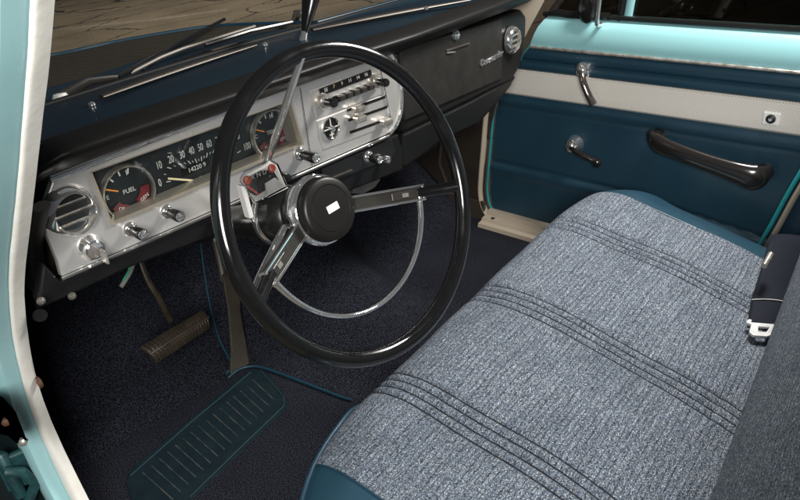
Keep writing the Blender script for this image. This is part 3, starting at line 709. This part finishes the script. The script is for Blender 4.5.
def seat_grid(x0, x1, n, fabric):
    rows = []
    for i in range(n + 1):
        x = x0 + (x1 - x0) * i / n; r = []
        for y, z in sprof:
            y2, z2 = seat_pt(x, y, z)
            if fabric:
                pk = .0048 - puff(x); h = .0008 - pk * .85 * (1 + .14 * math.sin(y * 150 + 9 * math.sin(x * 60)) * math.sin(y * 47 + x * 30)); z2 += h * (1 if z > .2 and y < .09 else .4); y2 += h * (.7 if y > .03 else 0)
                z2 += .0035 * math.sin(x * 9 + y * 11) * math.sin(y * 14 - 1) + .0012 * math.sin(x * 31 - y * 17)
            r.append((x, y2, z2))
        rows.append(r)
    return rows
FX = .493
cush = fin(grid(B(), seat_grid(-FX, FX, 620, True)), 'cushion', TW, seat)
for s in (-1, 1):
    rows = seat_grid(s * FX, s * .622, 24, False); last = rows[-1]
    rows.append([(s * .628, y, z - .012) for x, y, z in last]); rows.append([(s * .628, y, min(z - .03, .05)) for x, y, z in last])
    fin(grid(B(), rows), 'end_bolster', VIN, seat)
# welt between fabric and bolster, and along the front lip
for s in (-1, 1):
    pts = [(s * FX, *[a + b for a, b in zip(seat_pt(s * FX, y, z), (0, .0004))]) for y, z in sprof[10:]]
    fin(tube(B(), pts, .0016, 8), 'welt', PIPE if False else VIND, seat)
k0 = 26
pts = []
for i in range(61):
    x = -.622 + 1.244 * i / 60; y, z = sprof[int(round(30 + 17 * (1 - smooth(-.42, -.30, x))))]; y2, z2 = seat_pt(x, y, z); pts.append((x, y2 + .004, z2))
fin(tube(B(), pts, .0042, 10), 'front_piping', VIND, seat)
fin(box(B(), (0, -.22, .06), 1.20, .50, .08), 'seat_base', BLKM, seat, smooth=False)
# backrest
bprof = spline([(-.50, .10), (-.445, .14), (-.412, .185), (-.392, .235), (-.388, .285), (-.402, .34), (-.430, .42), (-.47, .54), (-.515, .68), (-.545, .725), (-.60, .74), (-.645, .72)], 8)
rows = []
for i in range(101):
    x = -.60 + 1.22 * i / 100; e = max(0, abs(x) - .50) / .12
    rows.append([(x, y - .042 - .05 * e ** 2.5 + .12 * x, z - .02 * e ** 3) for y, z in bprof])
fin(grid(B(), rows), 'backrest', TWB, seat)
rows = [[(x, y - .160 + .12 * x, z) for y, z in bprof] for x in (-.60, .62)]
fin(grid(B(), rows), 'backrest_shell', VIND, seat)

# ================================================================== SEAT BELT
def seat_surf(px, py, lift):
    d = ray(px, py); t = .6
    while t < 3:
        P = CAM + d * t
        yy = P.y; best = None
        for (ya, za), (yb, zb) in zip(sprof[40:], sprof[41:]):
            a = seat_pt(P.x, ya, za); b = seat_pt(P.x, yb, zb)
            if b[0] <= yy <= a[0]:
                f = (yy - b[0]) / max(1e-6, a[0] - b[0]); best = b[1] + (a[1] - b[1]) * f; break
        if best is not None and P.z < best + lift: return P
        t += .003
    return P
belt = thing('seat_belt', seat_surf(757, 333, .01), 'black seat belt with chrome buckle lying in the crease of the seat', 'seat belt')
P0, P1, P2 = seat_surf(790, 236, .070), seat_surf(775, 290, .022), seat_surf(761, 327, .009)
side = (seat_surf(790, 318, .035) - seat_surf(752, 315, .03)).normalized()
rows = []
for t in range(13):
    f = t / 12; c = P0.lerp(P1, f * 2) if f < .5 else P1.lerp(P2, f * 2 - 1)
    hw = .040 - .014 * max(0, f - .6) / .4; rows.append([c + side * (hw * k_) + Z3 * (.004 * (1 - k_ * k_)) for k_ in (-1, -.75, -.4, 0, .4, .75, 1)])
o = fin(grid(B(), rows), 'webbing', WEB, belt); sm = o.modifiers.new('Solid', 'SOLIDIFY'); sm.thickness = .0018
ln = (P2 - P1).normalized(); upn = side.cross(ln).normalized()
if upn.z < 0: upn = -upn
fin(tube(B(), [p_ + upn * .002 for p_ in rows[8]], .0009, 6), 'stitching', INK, belt)
bc = P2 + ln * .018 + upn * .010
def bk(a, b): return bc + side * a + ln * b
outl = [bk(*q) for q in ((-.033, -.016), (-.030, -.022), (-.018, -.018), (.024, -.018), (.030, -.010), (.024, .018), (.014, .025), (-.010, .025), (-.020, .016), (-.022, -.006), (-.032, -.010))]
hole = [bk(*q) for q in ((-.008, -.002), (.013, -.002), (.010, .012), (-.005, .012))]
fin(prism(B(), outl, upn * .006, [hole]), 'buckle', mat('bright_buckle_steel', (.82, .82, .80), .3, .45, rvar=(40, .1)), belt, smooth=False, bevel=.0012)
fin(box(B(), bk(0, -.016) + upn * .004, .052, .010, .006, side, ln, upn), 'buckle_bar', WEB, belt, smooth=False, bevel=.003)
fin(tube(B(), [seat_surf(764, 266, .075), seat_surf(771, 254, .085)], .006, 10), 'latch_plate', CHRW, belt)

# ================================================================== PASSENGER DOOR
door = thing('passenger_door', (.76, .1, .05), 'closed far car door with aqua top, blue vinyl panel and white band', 'car door')
REAR = -.80
edge = [(.364, .627), (.383, .600), (.400, .555), (.452, .484), (.505, .412), (.523, .36), (.538, .25), (.551, .15), (.556, .09), (.548, .045), (.525, .018), (.49, .006)]   # (y,z) front outline
def ez(z):
    for (ya, za), (yb, zb) in zip(edge, edge[1:]):
        if za >= z >= zb: return ya + (yb - ya) * (za - z) / max(1e-6, za - zb)
    return edge[0][0] if z > edge[0][1] else edge[-1][0]
# aqua steel upper with a rolled top
rows = []
pf = [(.706, .552), (.704, .566), (.706, .585), (.712, .605), (.722, .620), (.735, .627), (.76, .629), (.80, .627)]
for i in range(41):
    f = i / 40; rows.append([(x, ez(z) + (REAR - ez(z)) * f, z) for x, z in pf])
fin(grid(B(), rows), 'door_top', AQUA, door)
fin(tube(B(), [(.7045, .398 - 1.2 * i / 20, .5525) for i in range(21)], .0056, 10, flat=.8), 'belt_trim', CHRW, door)
fin(tube(B(), [(.733, .375, .634), (.733, -.8, .634)], .006, 8), 'window_seal', BLK, door)
# padded vinyl rolls below the trim
pr_ = []
for zc, h in ((.531, .034), (.500, .030)):
    for k in range(9):
        t = -1 + 2 * k / 8; pr_.append((.7165 - .0125 * math.sqrt(max(0, 1 - t * t)) , zc - t * h / 2))
rows = [[(x, ez(z) + (REAR - ez(z)) * i / 40, z) for x, z in pr_] for i in range(41)]
fin(grid(B(), rows), 'padded_roll', VIN, door)
# white perforated band
pf = [(.7175, .486), (.711, .481), (.7095, .465), (.7095, .432), (.711, .417), (.7175, .411)]
rows = [[(x, ez(z) + .004 + (REAR - ez(z)) * i / 60, z) for x, z in pf] for i in range(61)]
fin(grid(B(), rows), 'perforated_band', BAND, door)
# lower panel: gently pillowed, with heat-pressed grooves and hollows round the fittings
arm_c = [dr(*q) for q in ((655, 135), (690, 148), (730, 163), (770, 173))]
hnd_c = dr(577, 143)
def pz(y, z):
    x = .7145
    x -= .0045 * math.exp(-((z - .392) / .012) ** 2)          # upper pressed roll
    x += .0035 * math.exp(-((z - .374) / .0035) ** 2)
    zc = .196 - .05 * smooth(.25, -.35, y)                    # sweeping crease
    x += .006 * math.exp(-((z - zc) / .006) ** 2); x -= .007 * math.exp(-((z - zc + .02) / .018) ** 2)
    for p in arm_c[::3]: x += .006 * math.exp(-((y - p.y) ** 2 + (z - p.z) ** 2) / .0009)
    x += .004 * math.exp(-((y - hnd_c.y) ** 2 + (z - hnd_c.z) ** 2) / .0003)
    x += .0020 * math.sin(9 * y + 3) * math.sin(13 * z) + .0009 * math.sin(31 * y + 17 * z) * math.sin(23 * z - 11 * y)
    return x
rows = []
for i in range(121):
    f = i / 120; r = []
    for k in range(91):
        z = .412 - .400 * k / 90; y = ez(z) - .006 + (REAR - ez(z)) * f; r.append((pz(y, z), y, z))
    rows.append(r)
fin(grid(B(), rows), 'lower_panel', VIN, door)
fin(box(B(), (.775, (REAR + .36) / 2, .30), .09, .36 - REAR, .58), 'door_core', AQUAD, door, smooth=False)
fin(tube(B(), [V((.716, y + .004, z)) for y, z in [tuple(p) for p in spline(edge[2:], 4)]] + [V((.716, -.25, -.004))], .0036, 8), 'door_edge', TEAL, door)
# window crank
def crank(c, e, M1, r0, nm, kn):
    c = V(c); e = V(e); n = V((-1, 0, 0))
    k = fin(lathe(B(), c + n * -.004, n, [(r0 * 1.15, 0), (r0 * 1.1, .007), (r0 * .9, .016), (r0 * .8, .030), (r0 * .5, .034), (0, .034)], 32), nm, CHR, door)
    a = c + n * .030; d = (e - c)
    pts = [a, a + d * .3 + n * .012, a + d * .7 + n * .014, a + d + n * .010]
    pts = [V(p) for p in spline([tuple(p) for p in pts], 4)]
    fin(tube(B(), pts, [.008 + .002 * t / (len(pts) - 1) for t in range(len(pts))], 14, flat=.75), 'crank_arm', M1, k)
    fin(lathe(B(), a, n, [(.0125, -.006), (.0125, .004), (.009, .008), (.003, .009), (0, .008)], 24), 'crank_boss', CHR, k)
    if kn: fin(lathe(B(), pts[-1], n, [(.006, -.004), (.010, .004), (.011, .014), (.007, .02), (0, .021)], 20), 'crank_knob', BLK, k)
crank(dr(587, 68), dr(601, 100), mat('smoked_chrome', (.22, .20, .18), .12, .9), .024, 'window_crank', False)
crank(dr(576, 143), dr(606, 157), mat('smoked_chrome_dark', (.10, .09, .08), .15, .9), .023, 'door_handle', True)
# armrest
ARM = mat('black_glossy_armrest', (.016, .014, .013), .2, coat=.3)
P = [dr(*q) for q in ((651, 131), (662, 138), (680, 144), (715, 156), (745, 166), (762, 172), (772, 168))]
offs = (.010, .032, .044, .048, .046, .034, .012); rad = (.012, .024, .0215, .0215, .026, .032, .012)
pts = [tuple(p - X3 * o_) + (r_,) for p, o_, r_ in zip(P, offs, rad)]; sp_ = spline(pts, 6)
arm = fin(tube(B(), [V(p[:3]) for p in sp_], [p[3] for p in sp_], 18, flat=.6, up=Z3), 'armrest', ARM, door, subsurf=1)
for q, r_ in (((659, 136), .018), ((764, 172), .020)):
    fin(lathe(B(), dr(*q) - X3 * -.004, (-1, 0, 0), [(r_ * 1.15, 0), (r_ * 1.05, .012), (r_ * .95, .034)], 24), 'armrest_foot', ARM, arm)
# lock knob plate
c = dr(773, 117) - X3 * .012
lp = fin(box(B(), c, .006, .036, .030), 'lock_plate', BADGE, door, smooth=False, bevel=.003)
fin(lathe(B(), c, (-1, 0, 0), [(.0105, .003), (.010, .006), (.007, .007), (.006, .004), (0, .0042)], 24), 'lock_knob', BLKM, lp)
fin(lathe(B(), c, (-1, 0, 0), [(.0042, .003), (.004, .009), (0, .0095)], 16), 'lock_button', CHR, lp)
# side window: vent window frame, divider and glass
def dw(px, py, off=.02): return at(px, py, 0, .735 + off)
fin(prism(B(), [(.752, .385, .62), (.752, .02, 1.05), (.752, REAR, 1.05), (.752, REAR, .62)], (.004, 0, 0)), 'window_glass', GLASSD, door, smooth=False)
A = V((.744, .150, .62)); Bq = V((.744, .105, .98))
fin(tube(B(), [A, Bq], .011, 10, flat=.6), 'vent_divider', AQUA, door); fin(tube(B(), [A + V((-.004, .018, 0)), Bq + V((-.004, .018, 0))], .007, 8), 'vent_seal', BLK, door)
fin(tube(B(), [V((.735, .35, .640)), V((.735, .30, .634)), V((.735, .19, .636))], .010, 8), 'vent_seal', BLK, door)
fin(tube(B(), [V((.735, .352, .640)), V((.735, .10, .96))], .009, 8), 'vent_frame', BLKM, door)
A = at(597, 24, 0, .700); Bq = at(601, -14, 0, .700)
lt = fin(tube(B(), [V(p) for p in spline([tuple(A + V((.02, 0, -.004))), tuple(A), tuple(A.lerp(Bq, .5)), tuple(Bq)], 4)], .0055, 12), 'vent_latch', CHR, door)
fin(lathe(B(), at(588, 6, 0, .718), (-1, 0, 0), [(.024, -.01), (.024, .006), (.018, .014), (0, .016)], 28, 1, 1.7), 'latch_housing', BLK, lt)

# door frame around it: cream seal, sill plate, kick panel, far pillar
fr = [(y + .014, z) for y, z in edge[3:]]
pts = [V((.700, y + .006, z)) for y, z in spline([(.470, .495), *[(y + .013, z) for y, z in edge[4:-2]], (.535, .006), (.50, -.008)], 4)]
o = fin(tube(B(), pts, .0115, 12, flat=.7, up=X3), 'door_seal', CREAM); tag(o, 'cream seal curving round the front edge of the far door opening', 'door seal')
sill = thing('sill_plate', (.68, .3, 0), 'cream metal sill plate below the far door with two screws', 'sill plate')
rows = []
for i in range(31):
    y = .548 - 1.0 * i / 30; rows.append([(.640, y, -.006), (.645, y, .012), (.662, y, .014), (.666, y, .022), (.690, y, .024), (.694, y, .034), (.715, y, .036), (.72, y, .0)])
fin(grid(B(), rows), 'sill_strip', CREAM, sill, smooth=False)
for y in (.515, .20): fin(lathe(B(), (.677, y, .0225), (0, 0, 1), [(.0065, 0), (.006, .002), (0, .003)], 16), 'screw', BLKM, sill)
kick = thing('kick_panel', (.70, .62, .1), 'dark brown fibreboard kick panel ahead of the far door', 'kick panel')
bm = prism(B(), [V((.700, y, z)) for y, z in ((.50, .44), (.552, .25), (.566, .10), (.560, .045), (.545, -.02), (.98, -.02), (.98, .46))], (.012, 0, 0)); fin(bm, 'board', BRN, kick, smooth=False)
fin(box(B(), (.694, .66, .03), .010, .21, .07), 'scuff_strip', mat('brown_strip', (.055, .043, .033), .5), kick, smooth=False, bevel=.003)
for q in ((479, 158), (479, 222), (437, 208)):
    fin(lathe(B(), at(*q, 0, .700 if q[1] < 200 else .688), (-1, 0, 0), [(.006, -.001), (.0055, .003), (0, .004)], 16), 'screw', BRASS, kick)
fin(tube(B(), [V((.694, .70, .30)), V((.694, .73, .16)), V((.694, .69, .06))], .006, 8), 'panel_edge', BRN, kick)
pil = thing('far_pillar', (.70, .45, .5), 'cream painted windshield pillar beside the right end of the dash', 'pillar')
pp = [(.40, .70), (.435, .62), (.470, .535), (.505, .45), (.53, .42)]
bm = B()
up_pts = [(.06, 1.16), (.17, .98), (.29, .80), (.372, .66), (.415, .59), (.455, .515), (.500, .43), (.52, .38)]
rows = [[(.712, y - .004, z), (.700, y + .006, z), (.690, y + .035, z), (.690, y + .075, z), (.70, y + .10, z)] for y, z in [tuple(p) for p in spline(up_pts, 4)]]
fin(grid(B(), rows), 'pillar_cover', CREAM, pil)
# rear edge of the door opening and the quarter trim beyond it
rq = thing('quarter_trim', (.70, -.4, .1), 'dark blue quarter trim behind the far door with cream and teal edge', 'trim panel')
ep = [(.715, -.252, .095), (.712, -.256, .132), (.706, -.276, .20), (.704, -.299, .286), (.704, -.325, .37)]
ep = [V(p) for p in spline(ep, 4)]
fin(tube(B(), [p - X3 * .012 for p in ep], .0115, 10, flat=.6, up=X3), 'cream_edge', CREAM, rq)
fin(tube(B(), [p + V((-.012, .016, 0)) for p in ep], .009, 8, flat=.6, up=X3), 'teal_edge', TEAL, rq)
rows = [[p + V((-.010, -.006, 0)), p + V((-.020, -.03, 0)), p + V((-.022, -.16, 0)), p + V((-.02, -.4, 0))] for p in ep]
fin(grid(B(), [r for r in rows]), 'trim_board', VIND, rq)

# ================================================================== NEAR DOOR FRAME (left edge of the picture)
nf = thing('near_door_frame', (-.74, .25, .3), 'aqua painted near door pillar with a worn white rubber seal', 'door pillar')
R_ = [(58, -25), (55, 0), (50, 60), (42.5, 120), (37, 170), (30, 230), (26, 262), (24.5, 295), (28, 335), (35, 372), (47, 410), (62, 445), (78, 478), (95, 512), (112, 545)]
L_ = [(32, -25), (30, 0), (27, 60), (22.5, 120), (18.5, 170), (12.5, 230), (9.5, 262), (9, 295), (12.5, 335), (20, 372), (31, 410), (45, 445), (60, 478), (78, 512), (96, 545)]
def xr(py): return -.705
R3 = [V(p) for p in spline([tuple(at(*q, 0, -.700)) for q in R_], 4)]
L3 = [V(p) for p in spline([tuple(at(*q, 0, -.722)) for q in L_], 4)]
rows = []
for a, b in zip(R3, L3):
    d = b - a; nrm = V((-.55, -.8, .15)); r = [a + V((.002, .02, 0)), a + V((.002, .008, 0))]
    for k in range(9):
        t = k / 8; r.append(a + d * t + nrm.normalized() * (.009 * math.sin(math.pi * t) + .0008 * math.sin(37 * a.z + 3 * t) * math.sin(71 * a.z)))
    rows.append(r)
fin(grid(B(), rows), 'rubber_seal', WHITER, nf)
rows = []
for i, b in enumerate(L3):
    low_ = smooth(.62, .25, b.z)
    rows.append([b + V((.002, .003, 0)), b + V((-.006, .001, 0)), b + V((-.022, -.002 + .004 * low_, 0)), b + V((-.034 - .006 * low_, .012 + .02 * low_, 0)), b + V((-.052, .028 + .055 * low_, 0)), b + V((-.075, .022 + .07 * low_, 0)), b + V((-.115, .03 + .07 * low_, 0)), b + V((-.25, .06 + .09 * low_, 0)), b + V((-.55, .08 + .10 * low_, 0))])  # outermost columns run on out of view, added to block the fill light
zc = at(27, 398, 0, -.722).z
k = next(i for i, b in enumerate(L3) if b.z < zc)
bm = B(); grid(bm, [r[:3] for r in rows]); grid(bm, [r[2:] for r in rows[:k + 1]])
# rolled edge of the recess, turning inwards
lip = [r[2] for r in rows[k:]]; grid(bm, [lip, [p + V((-.006, .012, 0)) for p in lip], [p + V((-.004, .05, 0)) for p in lip]])
fin(bm, 'pillar_skin', AQUAD, nf)
RECM = mat('recess_shade', (.003, .006, .007), .7, spec=.15, noise=(20, (.004, .012, .013), .2))  # black base colour stands in for the shade inside the cavity
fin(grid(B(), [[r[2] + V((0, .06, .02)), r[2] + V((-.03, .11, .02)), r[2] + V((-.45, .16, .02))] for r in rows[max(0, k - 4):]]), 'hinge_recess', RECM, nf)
# hinge in the recess low on the pillar
hp_ = at(16, 468, 0, -.765)
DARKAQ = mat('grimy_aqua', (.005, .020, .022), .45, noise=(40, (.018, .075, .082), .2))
bm = B(); box(bm, hp_ + V((0, -.005, 0)), .05, .012, .07, V((.95, -.3, 0)).normalized(), V((.3, .95, 0)).normalized(), Z3)
hinge = fin(bm, 'hinge', DARKAQ, nf, smooth=False, bevel=.004)
fin(lathe(B(), hp_ + V((-.012, -.012, -.045)), (0, .1, 1), [(.010, 0), (.010, .085), (.006, .09), (0, .09)], 20), 'hinge_pin', DARKAQ, hinge)
fin(tube(B(), [hp_ + V((-.02, -.02, .02)), hp_ + V((.0, -.03, .01)), hp_ + V((.012, -.024, -.03)), hp_ + V((-.01, -.02, -.06))], .009, 10), 'hinge_arm', DARKAQ, hinge)
fin(prism(B(), [at(*q, 0, -.768) for q in ((-12, 392), (4, 398), (16, 412), (27, 440), (20, 446), (8, 436), (-12, 432))], (0, .006, 0)), 'hinge_plate', AQUAD, hinge, smooth=False, bevel=.002)
for q in ((6, 422), (23, 442)):
    fin(lathe(B(), at(*q, 0, -.77), (-.5, -.8, .2), [(.0065, -.004), (.006, .003), (.003, .005), (0, .005)], 6), 'hinge_bolt', RUST if q[0] < 10 else STEELG, hinge)
cowl_side = fin(prism(B(), [V((-.705, y, z)) for y, z in ((.36, .70), (.48, .45), (.53, .1), (.53, -.05), (1.05, -.05), (1.05, .70))], (-.012, 0, 0)), 'near_kick_panel', BLKPAD, None, smooth=False)
tag(cowl_side, 'black kick panel at the dark left end of the footwell', 'kick panel')
fin(lathe(B(), at(38, 383, 0, -.703), (1, 0, 0), [(.010, 0), (.009, .004), (0, .006)], 18), 'trim_button', RUST, cowl_side)

# ================================================================== WINDSHIELD, COWL, WIPERS
ws = thing('windshield', (0, .55, .72), 'large clear windshield sloping up from the rear of the dash top', 'windshield')
rows = []
for i in range(31):
    x = -.69 + 1.38 * i / 30; c = -.05 * (x / .7) ** 2
    y0 = .545 + c + (face_y(x) - .32); rows.append([(x, y0 - .40 * t, .724 - .018 * max(0, x + .1) + .46 * t) for t in (0, .25, .5, .75, 1)])
fin(grid(B(), rows), 'windshield_glass', GLASS, ws)
pts = [V((r[0][0], r[0][1] - .004, r[0][2] + .004)) for r in rows]
fin(tube(B(), pts, .006, 8), 'windshield_gasket', mat('gasket_rubber', (.010, .010, .010), .6, spec=.2), ws)
cowl = thing('cowl', (0, .65, .70), 'dark blue cowl with a finely slotted brown grille ahead of the windshield', 'cowl')
CZ = .722
def ln3(pts, n=10): return [V(p) for p in spline([tuple(at(*q, 2, CZ)) for q in pts], n)]
hoodL = ln3(((-60, 72), (48, 57), (125, 41), (205, 28), (262, 24.5), (318, 23)))
nearL = ln3(((-40, 106), (45, 88), (100, 73), (160, 53), (225, 38), (318, 24)))
baseL = ln3(((-30, 150), (42, 122), (100, 92), (170, 62), (240, 42), (330, 25)))
hoodL += [V((.72, hoodL[-1].y - .02, CZ))]; nearL += [V((.72, nearL[-1].y - .03, CZ))]; baseL += [V((.72, baseL[-1].y - .05, CZ))]
rows = [[b + V((0, -.02, .004)), b.lerp(n_, .5) + Z3 * .004, n_] for b, n_ in zip(baseL, nearL)]
fin(grid(B(), rows), 'cowl_panel', mat('navy_cowl_paint', (.006, .026, .044), .35, coat=.2), cowl)
def grille_mat():
    M = mat('slotted_brown_grille', (.20, .165, .11), .6); nt, b = nodes(M); L = nt.links
    tc = nt.nodes.new('ShaderNodeTexCoord'); sp = nt.nodes.new('ShaderNodeSeparateXYZ'); L.new(tc.outputs['Object'], sp.inputs[0])
    s = mathn(nt, 'SINE', mathn(nt, 'MULTIPLY', mathn(nt, 'ADD', sp.outputs[0], mathn(nt, 'MULTIPLY', sp.outputs[1], .25)), 760))
    r = nt.nodes.new('ShaderNodeValToRGB'); e = r.color_ramp.elements; e[0].position = .3; e[0].color = (.035, .028, .02, 1); e[1].position = .6; e[1].color = (.13, .108, .072, 1)
    L.new(s, r.inputs[0]); L.new(r.outputs[0], b.inputs['Base Color'])
    bp = nt.nodes.new('ShaderNodeBump'); bp.inputs['Distance'].default_value = .004; L.new(s, bp.inputs['Height']); L.new(bp.outputs[0], b.inputs['Normal'])
    return M
rows = [[n_ - Z3 * .0005, n_.lerp(h_, .5) - Z3 * .003, h_, h_ + V((0, .01, -.04))] for n_, h_ in zip(nearL, hoodL)]
fin(grid(B(), rows), 'cowl_grille', grille_mat(), cowl)
fin(tube(B(), [h_ + V((0, .003, .001)) for h_ in hoodL], .0045, 8), 'cowl_edge', mat('navy_edge', (.006, .035, .06), .4), cowl)
def wiper(label, piv, knee, tip, tipb, z, M_):
    t = thing('wiper', at(*piv, 2, z), label, 'wiper')
    A, K, E1, E2 = at(*piv, 2, z), at(*knee, 2, z + .012), at(*tip, 2, z + .012), at(*tipb, 2, z + .006)
    fin(lathe(B(), A, (0, .1, 1), [(.015, -.02), (.014, .004), (.010, .012), (0, .014)], 20), 'wiper_pivot', WHT if M_ is BLK else BLKM, t)
    fin(tube(B(), [A + Z3 * .006, A.lerp(K, .5) + Z3 * .012, K], [.010, .008, .004], 10, flat=.5, up=Z3), 'wiper_arm', BLKM, t)
    fin(tube(B(), [K, K.lerp(E1, .5) + Z3 * .004, E1], .0045, 8), 'wiper_arm', BLK, t)
    fin(tube(B(), [E2.lerp(E1, -.15), E2.lerp(E1, .3) + Z3 * .007, E2.lerp(E1, .65) + Z3 * .008, E1 + (E1 - E2) * .9], .0038, 8), 'wiper_blade', M_, t)
wiper('black wiper with grey pivot arm at the left end of the cowl', (62, 101), (118, 77), (193, 39), (150, 66), .722, BLK)
wiper('bright steel wiper lying along the base of the windshield', (300, 17), (292, 22), (205, 45), (141, 69), .725, mat('dull_steel', (.15, .14, .125), .5, .6))
# post rising from the dash top
pA, pB = at(303.5, 38, 2, .738), at(312, 0, 2, .83)
post = thing('mirror_post', pA, 'tapering glossy black post rising from the dash top to the mirror', 'mirror post')
pB = on(310.5, 0, pA, RF * 1.0 + V((0, 0, .2))); pC = pA + (pB - pA) * 2.4
fin(tube(B(), [pA + (pB - pA) * .1, pA + (pB - pA) * .5, pB, pC], [.006, .012, .018, .024], 16, flat=.8), 'post_stem', RIMB, post)
fin(lathe(B(), pA, (pB - pA), [(.008, -.006), (.007, .004), (.0065, .012), (0, .014)], 20), 'post_tip', CHR, post)
